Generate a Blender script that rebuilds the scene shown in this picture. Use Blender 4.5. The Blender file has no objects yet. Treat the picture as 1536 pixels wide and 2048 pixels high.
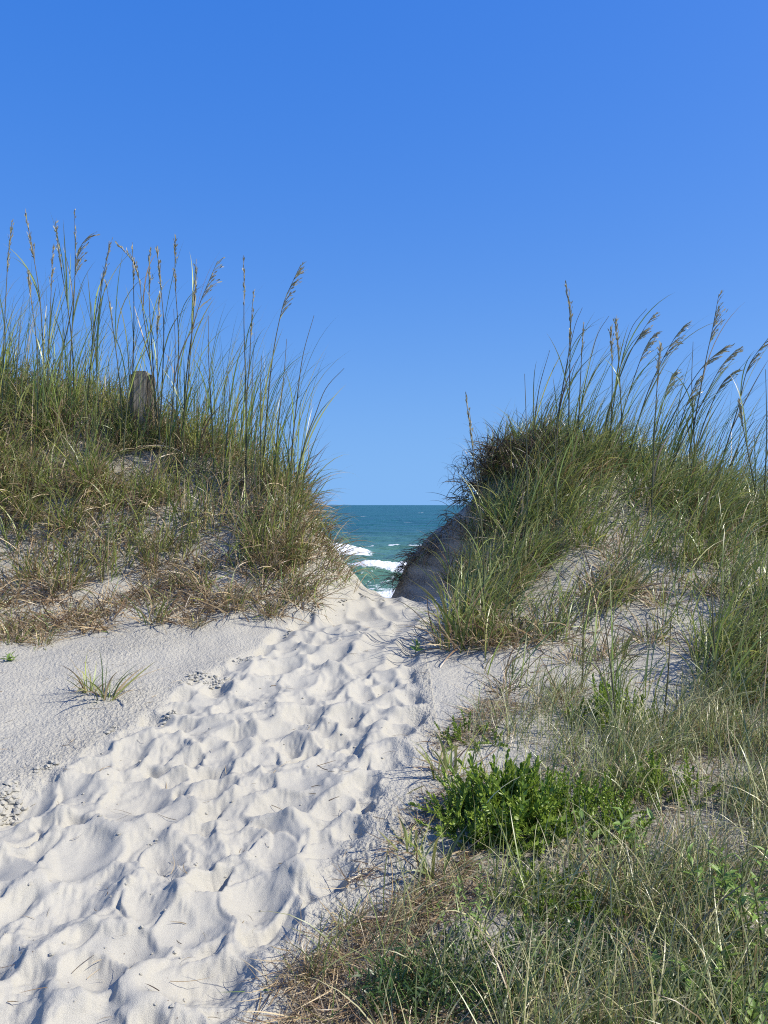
import bpy, bmesh, math, random
import numpy as np
from math import radians as R, pi

SC = bpy.context.scene
COL = SC.collection
rng = np.random.default_rng(11)
random.seed(11)

# ------------------------------------------------------------------ camera
F = 1540.0                      # focal length in photograph pixels (1536 x 2048)
PITCH = math.atan(14 / F)       # horizon sits 14 px above the middle
CAMZ = 1.5
cam_d = bpy.data.cameras.new('camera')
cam = bpy.data.objects.new('camera', cam_d)
COL.objects.link(cam)
cam_d.sensor_fit = 'VERTICAL'
cam_d.sensor_height = 24.0
cam_d.sensor_width = 18.0
cam_d.lens = 24.0 * F / 2048
cam_d.clip_start = 0.05
cam_d.clip_end = 60000
cam.location = (0, 0, CAMZ)
cam.rotation_euler = (pi / 2 - PITCH, 0, 0)
SC.camera = cam

# ------------------------------------------------------------------ sky and sun
SKY_GAIN = 3.68
SUN_EL = R(44)
SUN_AZ = R(-11)                  # from +X (right) towards +Y (the sea)
W = bpy.data.worlds.new('World')
SC.world = W
W.use_nodes = True
wn = W.node_tree
wn.nodes.clear()
sky = wn.nodes.new('ShaderNodeTexSky')
sky.sky_type = 'NISHITA'
sky.sun_disc = False
sky.sun_elevation = SUN_EL
sky.sun_rotation = pi / 2 - SUN_AZ
sky.altitude = 0
sky.air_density = 1.0
sky.dust_density = 0.5
sky.ozone_density = 1.2
def wmath(op, *vals):
    n = wn.nodes.new('ShaderNodeMath'); n.operation = op
    for i, v in enumerate(vals):
        if isinstance(v, (int, float)): n.inputs[i].default_value = v
        else: wn.links.new(v, n.inputs[i])
    return n.outputs[0]


# very clear air: the lookup is lifted near the horizon so the sky stays blue down to the sea
geo_w = wn.nodes.new('ShaderNodeTexCoord')
sx_ = wn.nodes.new('ShaderNodeSeparateXYZ'); cx_ = wn.nodes.new('ShaderNodeCombineXYZ')
wn.links.new(geo_w.outputs['Generated'], sx_.inputs[0])
wn.links.new(sx_.outputs[0], cx_.inputs[0]); wn.links.new(sx_.outputs[1], cx_.inputs[1])
wn.links.new(wmath('SQRT', wmath('ADD', wmath('MULTIPLY', sx_.outputs[2], sx_.outputs[2]), 0.19 ** 2)), cx_.inputs[2])
nrm = wn.nodes.new('ShaderNodeVectorMath'); nrm.operation = 'NORMALIZE'
wn.links.new(cx_.outputs[0], nrm.inputs[0])
wn.links.new(nrm.outputs[0], sky.inputs['Vector'])
# deep blue: saturation raised and level flattened by one rule over the whole sky
sep = wn.nodes.new('ShaderNodeSeparateColor')
wn.links.new(sky.outputs[0], sep.inputs[0])
val = wmath('MAXIMUM', wmath('MAXIMUM', sep.outputs[0], sep.outputs[1]), sep.outputs[2])
lev = wmath('MULTIPLY', wmath('POWER', val, 0.30), SKY_GAIN)
hs = wn.nodes.new('ShaderNodeCombineColor')
for i, g in enumerate((1.43, 1.64, 1.2)):
    r_ = wmath('SUBTRACT', 1.0, wmath('MULTIPLY', wmath('SUBTRACT', 1.0, wmath('DIVIDE', sep.outputs[i], val)), g))
    wn.links.new(wmath('MULTIPLY', wmath('MAXIMUM', r_, 0.03), lev), hs.inputs[i])
# the bright whitish glow round the sun stays as it is
glow = wn.nodes.new('ShaderNodeMapRange'); glow.interpolation_type = 'SMOOTHSTEP'
glow.inputs[1].default_value = 6.5; glow.inputs[2].default_value = 12.0
wn.links.new(val, glow.inputs[0])
gm = wn.nodes.new('ShaderNodeMix'); gm.data_type = 'RGBA'
wn.links.new(glow.outputs[0], gm.inputs[0]); wn.links.new(hs.outputs[0], gm.inputs[6]); wn.links.new(sky.outputs[0], gm.inputs[7])
bg = wn.nodes.new('ShaderNodeBackground')
bg.inputs['Strength'].default_value = 0.105
wo = wn.nodes.new('ShaderNodeOutputWorld')
wn.links.new(gm.outputs[2], bg.inputs['Color'])
wn.links.new(bg.outputs[0], wo.inputs['Surface'])

sun_d = bpy.data.lights.new('sun', 'SUN')
sun_d.energy = 4.6
sun_d.angle = R(0.53)
sun_d.color = (1.0, 0.95, 0.875)
sun = bpy.data.objects.new('sun', sun_d)
COL.objects.link(sun)
sun.rotation_euler = (pi / 2 - SUN_EL, 0, pi / 2 + SUN_AZ)
sun.location = (20, 4, 20)

SC.view_settings.view_transform = 'Standard'
SC.view_settings.look = 'None'
SC.view_settings.gamma = 1.0
SC.view_settings.use_curve_mapping = False
SC.view_settings.exposure = 0.50
SC.render.engine = 'CYCLES'
SC.cycles.use_denoising = False
SC.cycles.filter_width = 1.1
SC.cycles.max_bounces = 8
SC.cycles.diffuse_bounces = 5
SC.cycles.transmission_bounces = 4


# ------------------------------------------------------------------ helpers
def tag(o, label=None, cat=None, group=None, kind=None):
    if label: o['label'] = label
    if cat: o['category'] = cat
    if group: o['group'] = group
    if kind: o['kind'] = kind
    return o


def empty(name, loc=(0, 0, 0)):
    o = bpy.data.objects.new(name, None)
    o.location = loc
    o.empty_display_size = 0.1
    COL.objects.link(o)
    return o


def link(name, mesh, mat=None, parent=None, loc=None):
    if mat is not None and not mesh.materials:
        mesh.materials.append(mat)
    o = bpy.data.objects.new(name, mesh)
    COL.objects.link(o)
    if parent is not None: o.parent = parent
    if loc is not None: o.location = loc
    return o


def mesh_np(name, V, quads=None, tris=None, col=None, smooth=True, attrs=None):
    me = bpy.data.meshes.new(name)
    V = np.asarray(V, np.float32)
    nq = 0 if quads is None else len(quads)
    nt = 0 if tris is None else len(tris)
    me.vertices.add(len(V))
    me.vertices.foreach_set('co', V.ravel())
    loops, starts = [], []
    if nq:
        loops.append(np.asarray(quads).ravel()); starts.append(np.arange(nq) * 4)
    if nt:
        loops.append(np.asarray(tris).ravel()); starts.append(nq * 4 + np.arange(nt) * 3)
    L = np.concatenate(loops).astype(np.int32)
    S = np.concatenate(starts).astype(np.int32)
    me.loops.add(len(L))
    me.loops.foreach_set('vertex_index', L)
    me.polygons.add(len(S))
    me.polygons.foreach_set('loop_start', S)
    me.update(calc_edges=True)
    me.polygons.foreach_set('use_smooth', np.full(len(S), smooth))
    if col is not None:
        a = me.attributes.new('Col', 'FLOAT_COLOR', 'POINT')
        c = np.ones((len(V), 4), np.float32); c[:, :3] = col
        a.data.foreach_set('color', c.ravel())
    for k, v in (attrs or {}).items():
        a = me.attributes.new(k, 'FLOAT', 'POINT')
        a.data.foreach_set('value', np.asarray(v, np.float32))
    return me


_p = np.random.default_rng(5).permutation(256)
_perm = np.concatenate([_p, _p, _p])
_ga = np.random.default_rng(6).uniform(0, 2 * pi, 256)


def perlin(x, y):
    xi = np.floor(x).astype(np.int64); yi = np.floor(y).astype(np.int64)
    xf = x - xi; yf = y - yi
    xi &= 255; yi &= 255
    u = xf ** 3 * (xf * (xf * 6 - 15) + 10); v = yf ** 3 * (yf * (yf * 6 - 15) + 10)

    def g(ix, iy, dx, dy):
        a = _ga[_perm[_perm[ix & 255] + (iy & 255)]]
        return np.cos(a) * dx + np.sin(a) * dy
    n00 = g(xi, yi, xf, yf); n10 = g(xi + 1, yi, xf - 1, yf)
    n01 = g(xi, yi + 1, xf, yf - 1); n11 = g(xi + 1, yi + 1, xf - 1, yf - 1)
    return ((n00 * (1 - u) + n10 * u) * (1 - v) + (n01 * (1 - u) + n11 * u) * v) * 1.5


def fbm(x, y, o=4):
    s = 0; a = 1
    for i in range(o):
        s = s + a * perlin(x * 2 ** i + 17.3 * i, y * 2 ** i - 9.1 * i); a *= .5
    return s


def smooth(a, b, x):
    t = np.clip((x - a) / (b - a), 0, 1)
    return t * t * (3 - 2 * t)


CP, SP = math.cos(PITCH), math.sin(PITCH)


def at(px, py, Y):
    """photo pixel + distance -> point of the place"""
    u = (px - 768) / F; v = (1024 - py) / F
    dy = CP + v * SP; dz = -SP + v * CP
    return np.array([u * Y / dy, Y, CAMZ + dz * Y / dy])


def project(P):
    x = P[..., 0]; y = P[..., 1]; z = P[..., 2] - CAMZ
    d = np.maximum(y * CP - z * SP, 1e-3)
    return 768 + F * x / d, 1024 - F * (y * SP + z * CP) / d


def inpoly(px, py, poly):
    poly = np.asarray(poly, float)
    res = np.zeros(np.shape(px), bool)
    n = len(poly); j = n - 1
    for i in range(n):
        xi, yi = poly[i]; xj, yj = poly[j]
        c = ((yi > py) != (yj > py)) & (px < (xj - xi) * (py - yi) / (yj - yi + 1e-9) + xi)
        res ^= c; j = i
    return res


# ------------------------------------------------------------------ the lie of the land
cps = []
for Y in (-6, -3, 0, 1.2, 2.3, 3.2, 4.0, 4.7):
    for X in (-9, -5, -3, -1.6, -.5, .5, 1.6, 3, 5, 9):
        cps.append((X, Y, .137 * (Y - 2.3) if Y > 2.3 else 0.0))
for X, Y in ((-5, 5.4), (-3.4, 5.4), (-2, 5.4), (-1, 5.4), (0, 5.4), (.5, 5.4), (-3.2, 5.9), (-2, 6.05), (-1, 6.1), (-.2, 6.1), (.4, 6.1), (-.3, 6.6), (.3, 6.6)):
    cps.append((X, Y, .137 * (Y - 2.3)))
for px, py, Y in [
    # left dune
    (0, 1235, 6.25), (0, 1150, 6.7), (0, 1000, 7.3), (0, 890, 7.9), (0, 805, 8.5),
    (150, 1225, 6.35), (150, 1100, 6.95), (150, 960, 7.5), (150, 835, 8.35),
    (300, 1215, 6.4), (300, 1160, 6.75), (300, 1070, 7.1), (300, 960, 7.6), (300, 870, 8.2),
    (430, 1210, 6.4), (430, 1100, 7.0), (430, 1000, 7.45), (430, 910, 8.0),
    (550, 1205, 6.45), (550, 1120, 6.85), (550, 1030, 7.25), (550, 965, 7.7),
    (600, 1110, 7.0), (600, 1010, 7.55), (640, 1195, 6.6), (640, 1110, 7.15), (645, 1065, 7.5),
    (690, 1160, 7.25), (720, 1183, 7.1), (770, 1197, 7.0), (850, 1199, 7.0),
    # shaded scarp of the right dune
    (795, 1196, 9.4), (800, 1158, 9.6), (815, 1125, 9.6), (850, 1098, 9.3), (905, 1065, 8.9), (945, 1005, 8.6),
    (870, 1203, 8.6), (925, 1205, 7.9), (985, 955, 8.35),
    # near spur and crest of the right dune
    (930, 1225, 6.6), (1000, 1215, 6.2), (1000, 1125, 6.95), (1000, 1050, 7.6), (1100, 1210, 6.0), (1100, 1110, 6.75),
    (1100, 1010, 7.4), (1090, 925, 8.05), (1250, 1260, 5.6), (1250, 1160, 6.25), (1250, 1060, 6.95), (1200, 925, 8.1),
    (1320, 960, 8.0), (1400, 1300, 5.2), (1400, 1180, 5.95), (1400, 1090, 6.75), (1430, 1010, 7.8), (1530, 1210, 5.75),
    (1530, 1110, 6.6), (1530, 1050, 7.7)]:
    cps.append(tuple(at(px, py, Y)))
cps += [(-6, 6, .6), (-6, 7.3, 1.6), (-6, 8.6, 2.7), (-9, 8.6, 2.7), (-6, 11, 2.2), (-4, 9.6, 2.6), (-2.6, 9.6, 2.2), (-1.6, 9.2, 1.6),
        (-.12, 9.5, .1), (-.15, 9.0, .2), (-.1, 8.7, .3), (-4, 12, 1.2), (-2, 12, .7), (-1.0, 9.5, .9), (-.3, 8.2, .55), (-.2, 9.2, .3), (0, 10, -.1), (-1, 13, -.9), (0, 13, -1.1), (1.5, 9.5, 1.7), (1.5, 11, .7),
        (2, 14, -.9), (3, 10, 1.3), (4, 13, -.3), (5, 6, .9), (5, 8, 1.4), (9, 8, 1.5), (6, 10, 1.1), (7, 13, -.3), (-7, 15, -.5)]
for X in (-12, -6, 0, 6, 12):
    cps += [(X, 18, -1.6), (X, 25, -2.1), (X, 34, -2.6)]
cps = np.array(cps)
CC = .12


def _ker(x, y):
    out = np.empty(len(x))
    for s in range(0, len(x), 60000):
        dx = x[s:s + 60000, None] - cps[None, :, 0]; dy = y[s:s + 60000, None] - cps[None, :, 1]
        out[s:s + 60000] = np.sqrt(dx * dx + dy * dy + CC * CC) @ WK[:-3]
    return out + WK[-3] + WK[-2] * x + WK[-1] * y


_n = len(cps)
_A = np.zeros((_n + 3, _n + 3))
_d = cps[:, None, :2] - cps[None, :, :2]
_A[:_n, :_n] = np.sqrt((_d ** 2).sum(-1) + CC * CC) - 1e-3 * np.eye(_n)
_A[:_n, _n] = 1; _A[:_n, _n + 1:] = cps[:, :2]; _A[_n:, :_n] = _A[:_n, _n:].T
WK = np.linalg.solve(_A, np.concatenate([cps[:, 2], np.zeros(3)]))


def H(x, y):
    x = np.atleast_1d(np.asarray(x, float)); y = np.atleast_1d(np.asarray(y, float))
    z = _ker(x.ravel(), y.ravel()).reshape(x.shape)
    k = smooth(6.8, 7.6, y) * smooth(2.2, 1.2, np.abs(x)) * smooth(12, 10, y)
    return z + .018 * fbm(x * 1.6, y * 1.6, 3) + k * .045 * fbm(x * 3.1 + 5, y * 2.6, 3)


def ground(px, py):
    """where the sight line through a photo pixel meets the sand"""
    ys = np.linspace(1.6, 11, 400)
    P = np.array([at(px, py, y) for y in ys])
    h = H(P[:, 0], P[:, 1])
    i = np.argmax(P[:, 2] <= h)
    if P[i, 2] > h[i]: i = len(ys) - 1
    return np.array([P[i, 0], P[i, 1], h[i]])


PATH_Y = [1196, 1230, 1260, 1300, 1350, 1400, 1450, 1500, 1550, 1600, 1700, 1800, 1900, 2048, 2400, 3200]
PATH_L = [700, 610, 560, 505, 420, 340, 285, 185, 100, -10, -110, -230, -380, -560, -900, -1500]
PATH_R = [870, 865, 850, 835, 830, 838, 825, 800, 770, 735, 690, 620, 540, 420, 300, 150]


def path_mask(px, py, soft=30):
    l = np.interp(py, PATH_Y, PATH_L); r = np.interp(py, PATH_Y, PATH_R)
    s = soft * np.clip((py - 1010) / 600, .15, 1.5)
    w = np.clip((py - 1010) / 600, .1, 1.5)
    l = l + 45 * w * perlin(px / 90, py / 70) + 20 * w * perlin(px / 31, py / 24); r = r + 40 * w * perlin(px / 80 + 9, py / 60) + 20 * w * perlin(px / 29, py / 23 + 5)
    m = smooth(-s, s, px - l) * smooth(-s, s, r - px)
    return m * smooth(1185, 1200, py)


# ------------------------------------------------------------------ materials
def new_mat(name):
    m = bpy.data.materials.new(name)
    m.use_nodes = True
    nt = m.node_tree
    nt.nodes.clear()
    out = nt.nodes.new('ShaderNodeOutputMaterial')
    return m, nt, out


def N(nt, t, **kw):
    n = nt.nodes.new(t)
    for k, v in kw.items():
        if k in n.inputs: n.inputs[k].default_value = v
        else: setattr(n, k, v)
    return n


def mat_blades():
    m, nt, out = new_mat('grass_blade')
    a = N(nt, 'ShaderNodeAttribute'); a.attribute_name = 'Col'
    p = N(nt, 'ShaderNodeBsdfPrincipled', Roughness=.38)
    p.inputs['Specular IOR Level'].default_value = .5
    t = N(nt, 'ShaderNodeBsdfTranslucent')
    mx = N(nt, 'ShaderNodeMixShader'); mx.inputs[0].default_value = .30
    nt.links.new(a.outputs['Color'], p.inputs['Base Color'])
    nt.links.new(a.outputs['Color'], t.inputs['Color'])
    nt.links.new(p.outputs[0], mx.inputs[1]); nt.links.new(t.outputs[0], mx.inputs[2])
    nt.links.new(mx.outputs[0], out.inputs[0])
    return m


def mat_leaf(name, c1, c2, trans=.3):
    m, nt, out = new_mat(name)
    oi = N(nt, 'ShaderNodeObjectInfo')
    geo = N(nt, 'ShaderNodeNewGeometry')
    nz = N(nt, 'ShaderNodeTexNoise', Scale=25.0)
    ad = N(nt, 'ShaderNodeMath', operation='ADD')
    ad2 = N(nt, 'ShaderNodeMath', operation='MULTIPLY'); ad2.inputs[1].default_value = .5
    nt.links.new(oi.outputs['Random'], ad.inputs[0]); nt.links.new(geo.outputs['Random Per Island'], ad.inputs[1])
    nt.links.new(ad.outputs[0], ad2.inputs[0])
    cr = N(nt, 'ShaderNodeMix', data_type='RGBA')
    cr.inputs[6].default_value = (*c1, 1); cr.inputs[7].default_value = (*c2, 1)
    nt.links.new(ad2.outputs[0], cr.inputs[0])
    p = N(nt, 'ShaderNodeBsdfPrincipled', Roughness=.38)
    t = N(nt, 'ShaderNodeBsdfTranslucent')
    mx = N(nt, 'ShaderNodeMixShader'); mx.inputs[0].default_value = trans
    nt.links.new(cr.outputs[2], p.inputs['Base Color']); nt.links.new(cr.outputs[2], t.inputs['Color'])
    bp = N(nt, 'ShaderNodeBump', Strength=.25, Distance=.004)
    nt.links.new(nz.outputs[0], bp.inputs['Height']); nt.links.new(bp.outputs[0], p.inputs['Normal'])
    nt.links.new(p.outputs[0], mx.inputs[1]); nt.links.new(t.outputs[0], mx.inputs[2])
    nt.links.new(mx.outputs[0], out.inputs[0])
    return m


def mat_sand():
    m, nt, out = new_mat('sand')
    L = nt.links
    tc = N(nt, 'ShaderNodeNewGeometry')
    cr = N(nt, 'ShaderNodeAttribute'); cr.attribute_name = 'crust'
    p = N(nt, 'ShaderNodeBsdfPrincipled', Roughness=.95)
    p.inputs['Specular IOR Level'].default_value = .15
    n1 = N(nt, 'ShaderNodeTexNoise', Scale=1.3, Detail=6.0)
    n2 = N(nt, 'ShaderNodeTexNoise', Scale=420.0, Detail=3.0)
    n3 = N(nt, 'ShaderNodeTexNoise', Scale=75.0, Detail=2.5)
    for n in (n1, n2, n3): L.new(tc.outputs['Position'], n.inputs['Vector'])
    # colour: warm white quartz with grain
    m1 = N(nt, 'ShaderNodeMix', data_type='RGBA')
    m1.inputs[6].default_value = (.37, .35, .29, 1); m1.inputs[7].default_value = (.435, .416, .35, 1)
    L.new(n1.outputs[0], m1.inputs[0])
    g = N(nt, 'ShaderNodeMapRange'); g.inputs[1].default_value = .3; g.inputs[2].default_value = .7
    g.inputs[3].default_value = .82; g.inputs[4].default_value = 1.12
    L.new(n2.outputs[0], g.inputs[0])
    m2 = N(nt, 'ShaderNodeMix', data_type='RGBA', blend_type='MULTIPLY'); m2.inputs[0].default_value = 1
    L.new(m1.outputs[2], m2.inputs[6]); L.new(g.outputs[0], m2.inputs[7])
    # dark specks: bits of shell and plant dust
    sp = N(nt, 'ShaderNodeTexVoronoi', Scale=26.0); L.new(tc.outputs['Position'], sp.inputs['Vector'])
    ss = N(nt, 'ShaderNodeMapRange'); ss.inputs[1].default_value = .05; ss.inputs[2].default_value = .08
    L.new(sp.outputs['Distance'], ss.inputs[0])
    n4 = N(nt, 'ShaderNodeTexNoise', Scale=6.0); L.new(tc.outputs['Position'], n4.inputs['Vector'])
    s4 = N(nt, 'ShaderNodeMapRange'); s4.inputs[1].default_value = .52; s4.inputs[2].default_value = .58
    s4.inputs[3].default_value = 1.0; s4.inputs[4].default_value = 0.0
    L.new(n4.outputs[0], s4.inputs[0])
    mxx = N(nt, 'ShaderNodeMath', operation='MAXIMUM'); L.new(ss.outputs[0], mxx.inputs[0]); L.new(s4.outputs[0], mxx.inputs[1])
    m3 = N(nt, 'ShaderNodeMix', data_type='RGBA'); m3.inputs[6].default_value = (.16, .13, .1, 1)
    L.new(mxx.outputs[0], m3.inputs[0]); L.new(m2.outputs[2], m3.inputs[7])
    # broken plant litter in the sand, its dark also painting shade between the blades
    hu = N(nt, 'ShaderNodeAttribute'); hu.attribute_name = 'humus_shade'
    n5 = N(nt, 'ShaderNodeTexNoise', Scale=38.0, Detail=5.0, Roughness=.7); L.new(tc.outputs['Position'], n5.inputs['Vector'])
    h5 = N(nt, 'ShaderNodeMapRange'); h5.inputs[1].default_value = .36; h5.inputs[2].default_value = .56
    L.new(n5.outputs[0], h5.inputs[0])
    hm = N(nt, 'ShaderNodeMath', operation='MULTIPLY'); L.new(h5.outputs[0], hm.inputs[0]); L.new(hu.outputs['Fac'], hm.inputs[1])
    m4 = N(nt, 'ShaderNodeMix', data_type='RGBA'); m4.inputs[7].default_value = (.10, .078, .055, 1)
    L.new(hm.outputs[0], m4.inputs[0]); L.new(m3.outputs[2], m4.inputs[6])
    L.new(m4.outputs[2], p.inputs['Base Color'])
    # relief: rain-pitted crust beside the path, fine grain on it
    cm = N(nt, 'ShaderNodeMath', operation='MULTIPLY')
    L.new(n3.outputs[0], cm.inputs[0]); L.new(cr.outputs['Fac'], cm.inputs[1])
    b1 = N(nt, 'ShaderNodeBump', Strength=1.0, Distance=.022); L.new(cm.outputs[0], b1.inputs['Height'])
    b2 = N(nt, 'ShaderNodeBump', Strength=.6, Distance=.004)
    L.new(n2.outputs[0], b2.inputs['Height']); L.new(b1.outputs[0], b2.inputs['Normal'])
    L.new(b2.outputs[0], p.inputs['Normal'])
    L.new(p.outputs[0], out.inputs[0])
    return m


def mat_sea():
    m, nt, out = new_mat('sea_water')
    L = nt.links
    geo = N(nt, 'ShaderNodeNewGeometry')
    fo = N(nt, 'ShaderNodeAttribute'); fo.attribute_name = 'foam'
    dp = N(nt, 'ShaderNodeAttribute'); dp.attribute_name = 'deep'
    p = N(nt, 'ShaderNodeBsdfPrincipled', Roughness=.3, IOR=1.33)
    p.inputs['Specular IOR Level'].default_value = .2
    cr = N(nt, 'ShaderNodeMix', data_type='RGBA')
    cr.inputs[6].default_value = (.08, .18, .13, 1); cr.inputs[7].default_value = (.012, .085, .090, 1)
    L.new(dp.outputs['Fac'], cr.inputs[0])
    mp = N(nt, 'ShaderNodeMapping'); mp.inputs['Scale'].default_value = (.5, 1, 1)
    L.new(geo.outputs['Position'], mp.inputs['Vector'])
    n1 = N(nt, 'ShaderNodeTexNoise', Scale=.9, Detail=8.0, Roughness=.65); L.new(mp.outputs[0], n1.inputs['Vector'])
    n2 = N(nt, 'ShaderNodeTexNoise', Scale=.09, Detail=6.0); L.new(mp.outputs[0], n2.inputs['Vector'])
    b1 = N(nt, 'ShaderNodeBump', Strength=.9, Distance=.5); L.new(n1.outputs[0], b1.inputs['Height'])
    b2 = N(nt, 'ShaderNodeBump', Strength=1.0, Distance=7.0); L.new(n2.outputs[0], b2.inputs['Height'])
    L.new(b1.outputs[0], b2.inputs['Normal'])
    L.new(b2.outputs[0], p.inputs['Normal'])
    L.new(cr.outputs[2], p.inputs['Base Color'])
    d = N(nt, 'ShaderNodeBsdfDiffuse'); d.inputs['Color'].default_value = (.82, .85, .86, 1)
    nf = N(nt, 'ShaderNodeTexNoise', Scale=4.0, Detail=9.0, Roughness=.7); L.new(geo.outputs['Position'], nf.inputs['Vector'])
    b3 = N(nt, 'ShaderNodeBump', Strength=.8, Distance=.2); L.new(nf.outputs[0], b3.inputs['Height']); L.new(b3.outputs[0], d.inputs['Normal'])
    ad = N(nt, 'ShaderNodeMath', operation='ADD'); L.new(fo.outputs['Fac'], ad.inputs[0])
    sb = N(nt, 'ShaderNodeMapRange'); sb.inputs[1].default_value = .3; sb.inputs[2].default_value = .7
    sb.inputs[3].default_value = -.5; sb.inputs[4].default_value = .5
    L.new(nf.outputs[0], sb.inputs[0]); L.new(sb.outputs[0], ad.inputs[1])
    st = N(nt, 'ShaderNodeMapRange'); st.inputs[1].default_value = .35; st.inputs[2].default_value = .8
    L.new(ad.outputs[0], st.inputs[0])
    mx = N(nt, 'ShaderNodeMixShader'); L.new(st.outputs[0], mx.inputs[0])
    L.new(p.outputs[0], mx.inputs[1]); L.new(d.outputs[0], mx.inputs[2])
    L.new(mx.outputs[0], out.inputs[0])
    return m


def mat_wood(name, c1, c2):
    m, nt, out = new_mat(name)
    L = nt.links
    tc = N(nt, 'ShaderNodeTexCoord')
    mp = N(nt, 'ShaderNodeMapping'); mp.inputs['Scale'].default_value = (40, 40, 2.5)
    L.new(tc.outputs['Object'], mp.inputs['Vector'])
    n = N(nt, 'ShaderNodeTexNoise', Scale=1.0, Detail=7.0, Roughness=.7); L.new(mp.outputs[0], n.inputs['Vector'])
    cr = N(nt, 'ShaderNodeMix', data_type='RGBA')
    cr.inputs[6].default_value = (*c1, 1); cr.inputs[7].default_value = (*c2, 1)
    mr = N(nt, 'ShaderNodeMapRange'); mr.inputs[1].default_value = .35; mr.inputs[2].default_value = .65
    L.new(n.outputs[0], mr.inputs[0]); L.new(mr.outputs[0], cr.inputs[0])
    p = N(nt, 'ShaderNodeBsdfPrincipled', Roughness=.9)
    b = N(nt, 'ShaderNodeBump', Strength=.8, Distance=.01); L.new(n.outputs[0], b.inputs['Height'])
    L.new(cr.outputs[2], p.inputs['Base Color']); L.new(b.outputs[0], p.inputs['Normal'])
    L.new(p.outputs[0], out.inputs[0])
    return m


M_BLADE = mat_blades()
M_SAND = mat_sand()
M_SEA = mat_sea()
M_SHRUB = mat_leaf('shrub_leaf', (.11, .21, .02), (.36, .45, .08))
M_BROAD = mat_leaf('broad_leaf', (.15, .26, .04), (.28, .40, .09))
M_WOODC = mat_wood('weathered_wood', (.12, .10, .07), (.38, .33, .24))
M_WOODD = mat_wood('dark_wood', (.07, .058, .042), (.2, .17, .12))

# regions of growth as the photograph shows them
POLY_L1 = [(-900, 690), (0, 745), (250, 820), (420, 850), (530, 910), (590, 1000), (600, 1070), (540, 1045), (400, 1000), (250, 950), (0, 920), (-900, 900)]
POLY_L2 = [(-900, 900), (0, 920), (250, 950), (400, 1000), (540, 1045), (590, 1060), (620, 1130), (600, 1160), (520, 1160), (380, 1130), (250, 1160), (100, 1180), (-900, 1190)]
POLY_L3 = [(-900, 1190), (100, 1180), (380, 1130), (640, 1160), (650, 1215), (540, 1245), (300, 1255), (0, 1290), (-900, 1330)]
POLY_R1 = [(985, 905), (1060, 850), (1200, 850), (1400, 930), (1536, 980), (2100, 1000), (2100, 1170), (1536, 1130), (1400, 1095), (1250, 1075), (1100, 1060), (1000, 1070), (940, 1050)]
POLY_RF = [(990, 900), (1100, 880), (1160, 980), (1080, 1060), (985, 1090), (935, 1040)]
POLY_R2 = [(900, 1180), (950, 1060), (1100, 1060), (1250, 1080), (1400, 1095), (1536, 1130), (1536, 1170), (1350, 1140), (1200, 1105), (1100, 1140), (1010, 1220), (960, 1290), (900, 1300)]
POLY_RS = [(970, 1300), (1010, 1220), (1100, 1140), (1200, 1105), (1350, 1150), (1440, 1190), (1430, 1290), (1330, 1400), (1150, 1420), (960, 1400)]
POLY_R3 = [(1440, 1190), (1536, 1175), (2300, 1180), (2300, 1500), (1390, 1430), (1430, 1290)]
POLY_M = [(1000, 1550), (1150, 1500), (1330, 1470), (1400, 1390), (2600, 1400), (3400, 2600), (1050, 2600), (985, 2050), (1000, 1900), (985, 1800), (960, 1740), (930, 1680), (905, 1560)]
POLY_MT = [(960, 1400), (1200, 1370), (1330, 1380), (1400, 1390), (1330, 1470), (1150, 1500), (1000, 1550), (905, 1560)]
POLY_MS = [(930, 1680), (960, 1740), (985, 1800), (1000, 1900), (985, 2050), (1050, 2600), (500, 2600), (560, 2050), (640, 1900), (760, 1830), (880, 1740)]
POLY_ME = [(820, 1520), (960, 1400), (1150, 1410), (1000, 1460), (905, 1560), (930, 1680), (900, 1740), (760, 1830), (640, 1900), (560, 2050), (480, 2300), (400, 2300), (520, 1980), (620, 1850), (700, 1760), (830, 1650)]

# ------------------------------------------------------------------ ground: one sheet from behind the camera to under the sea
NC = 780
tc = np.concatenate([np.linspace(-1, 1, NC)])
side = np.array([1.15, 1.4, 1.8, 2.5, 4, 7, 12])
tcol = np.concatenate([-side[::-1], tc, side])
rows = np.concatenate([np.linspace(-6, 1.2, 16)[:-1], np.exp(np.linspace(np.log(1.2), np.log(1.9), 60))[:-1],
                       np.exp(np.linspace(np.log(1.9), np.log(9.4), 560))[:-1], np.linspace(9.4, 14, 60)[:-1], np.linspace(14, 40, 60)])
TT, YY = np.meshgrid(tcol, rows)
WX = .60 * np.maximum(YY, 1.9)
XX = TT * WX
xs, ys = XX.ravel(), YY.ravel()
zs = H(xs, ys)
PX, PY = project(np.stack([xs, ys, zs], -1))
PX[ys < 1.0] = 5000
pm = path_mask(PX, PY, 55)
# drifts and old blown-in prints on the flat beside the path
zs += (1 - pm) * smooth(7, 5.5, ys) * (.016 * perlin(xs * 1.7 + 3, ys * 1.7) + .006 * perlin(xs * 5, ys * 5))
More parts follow.
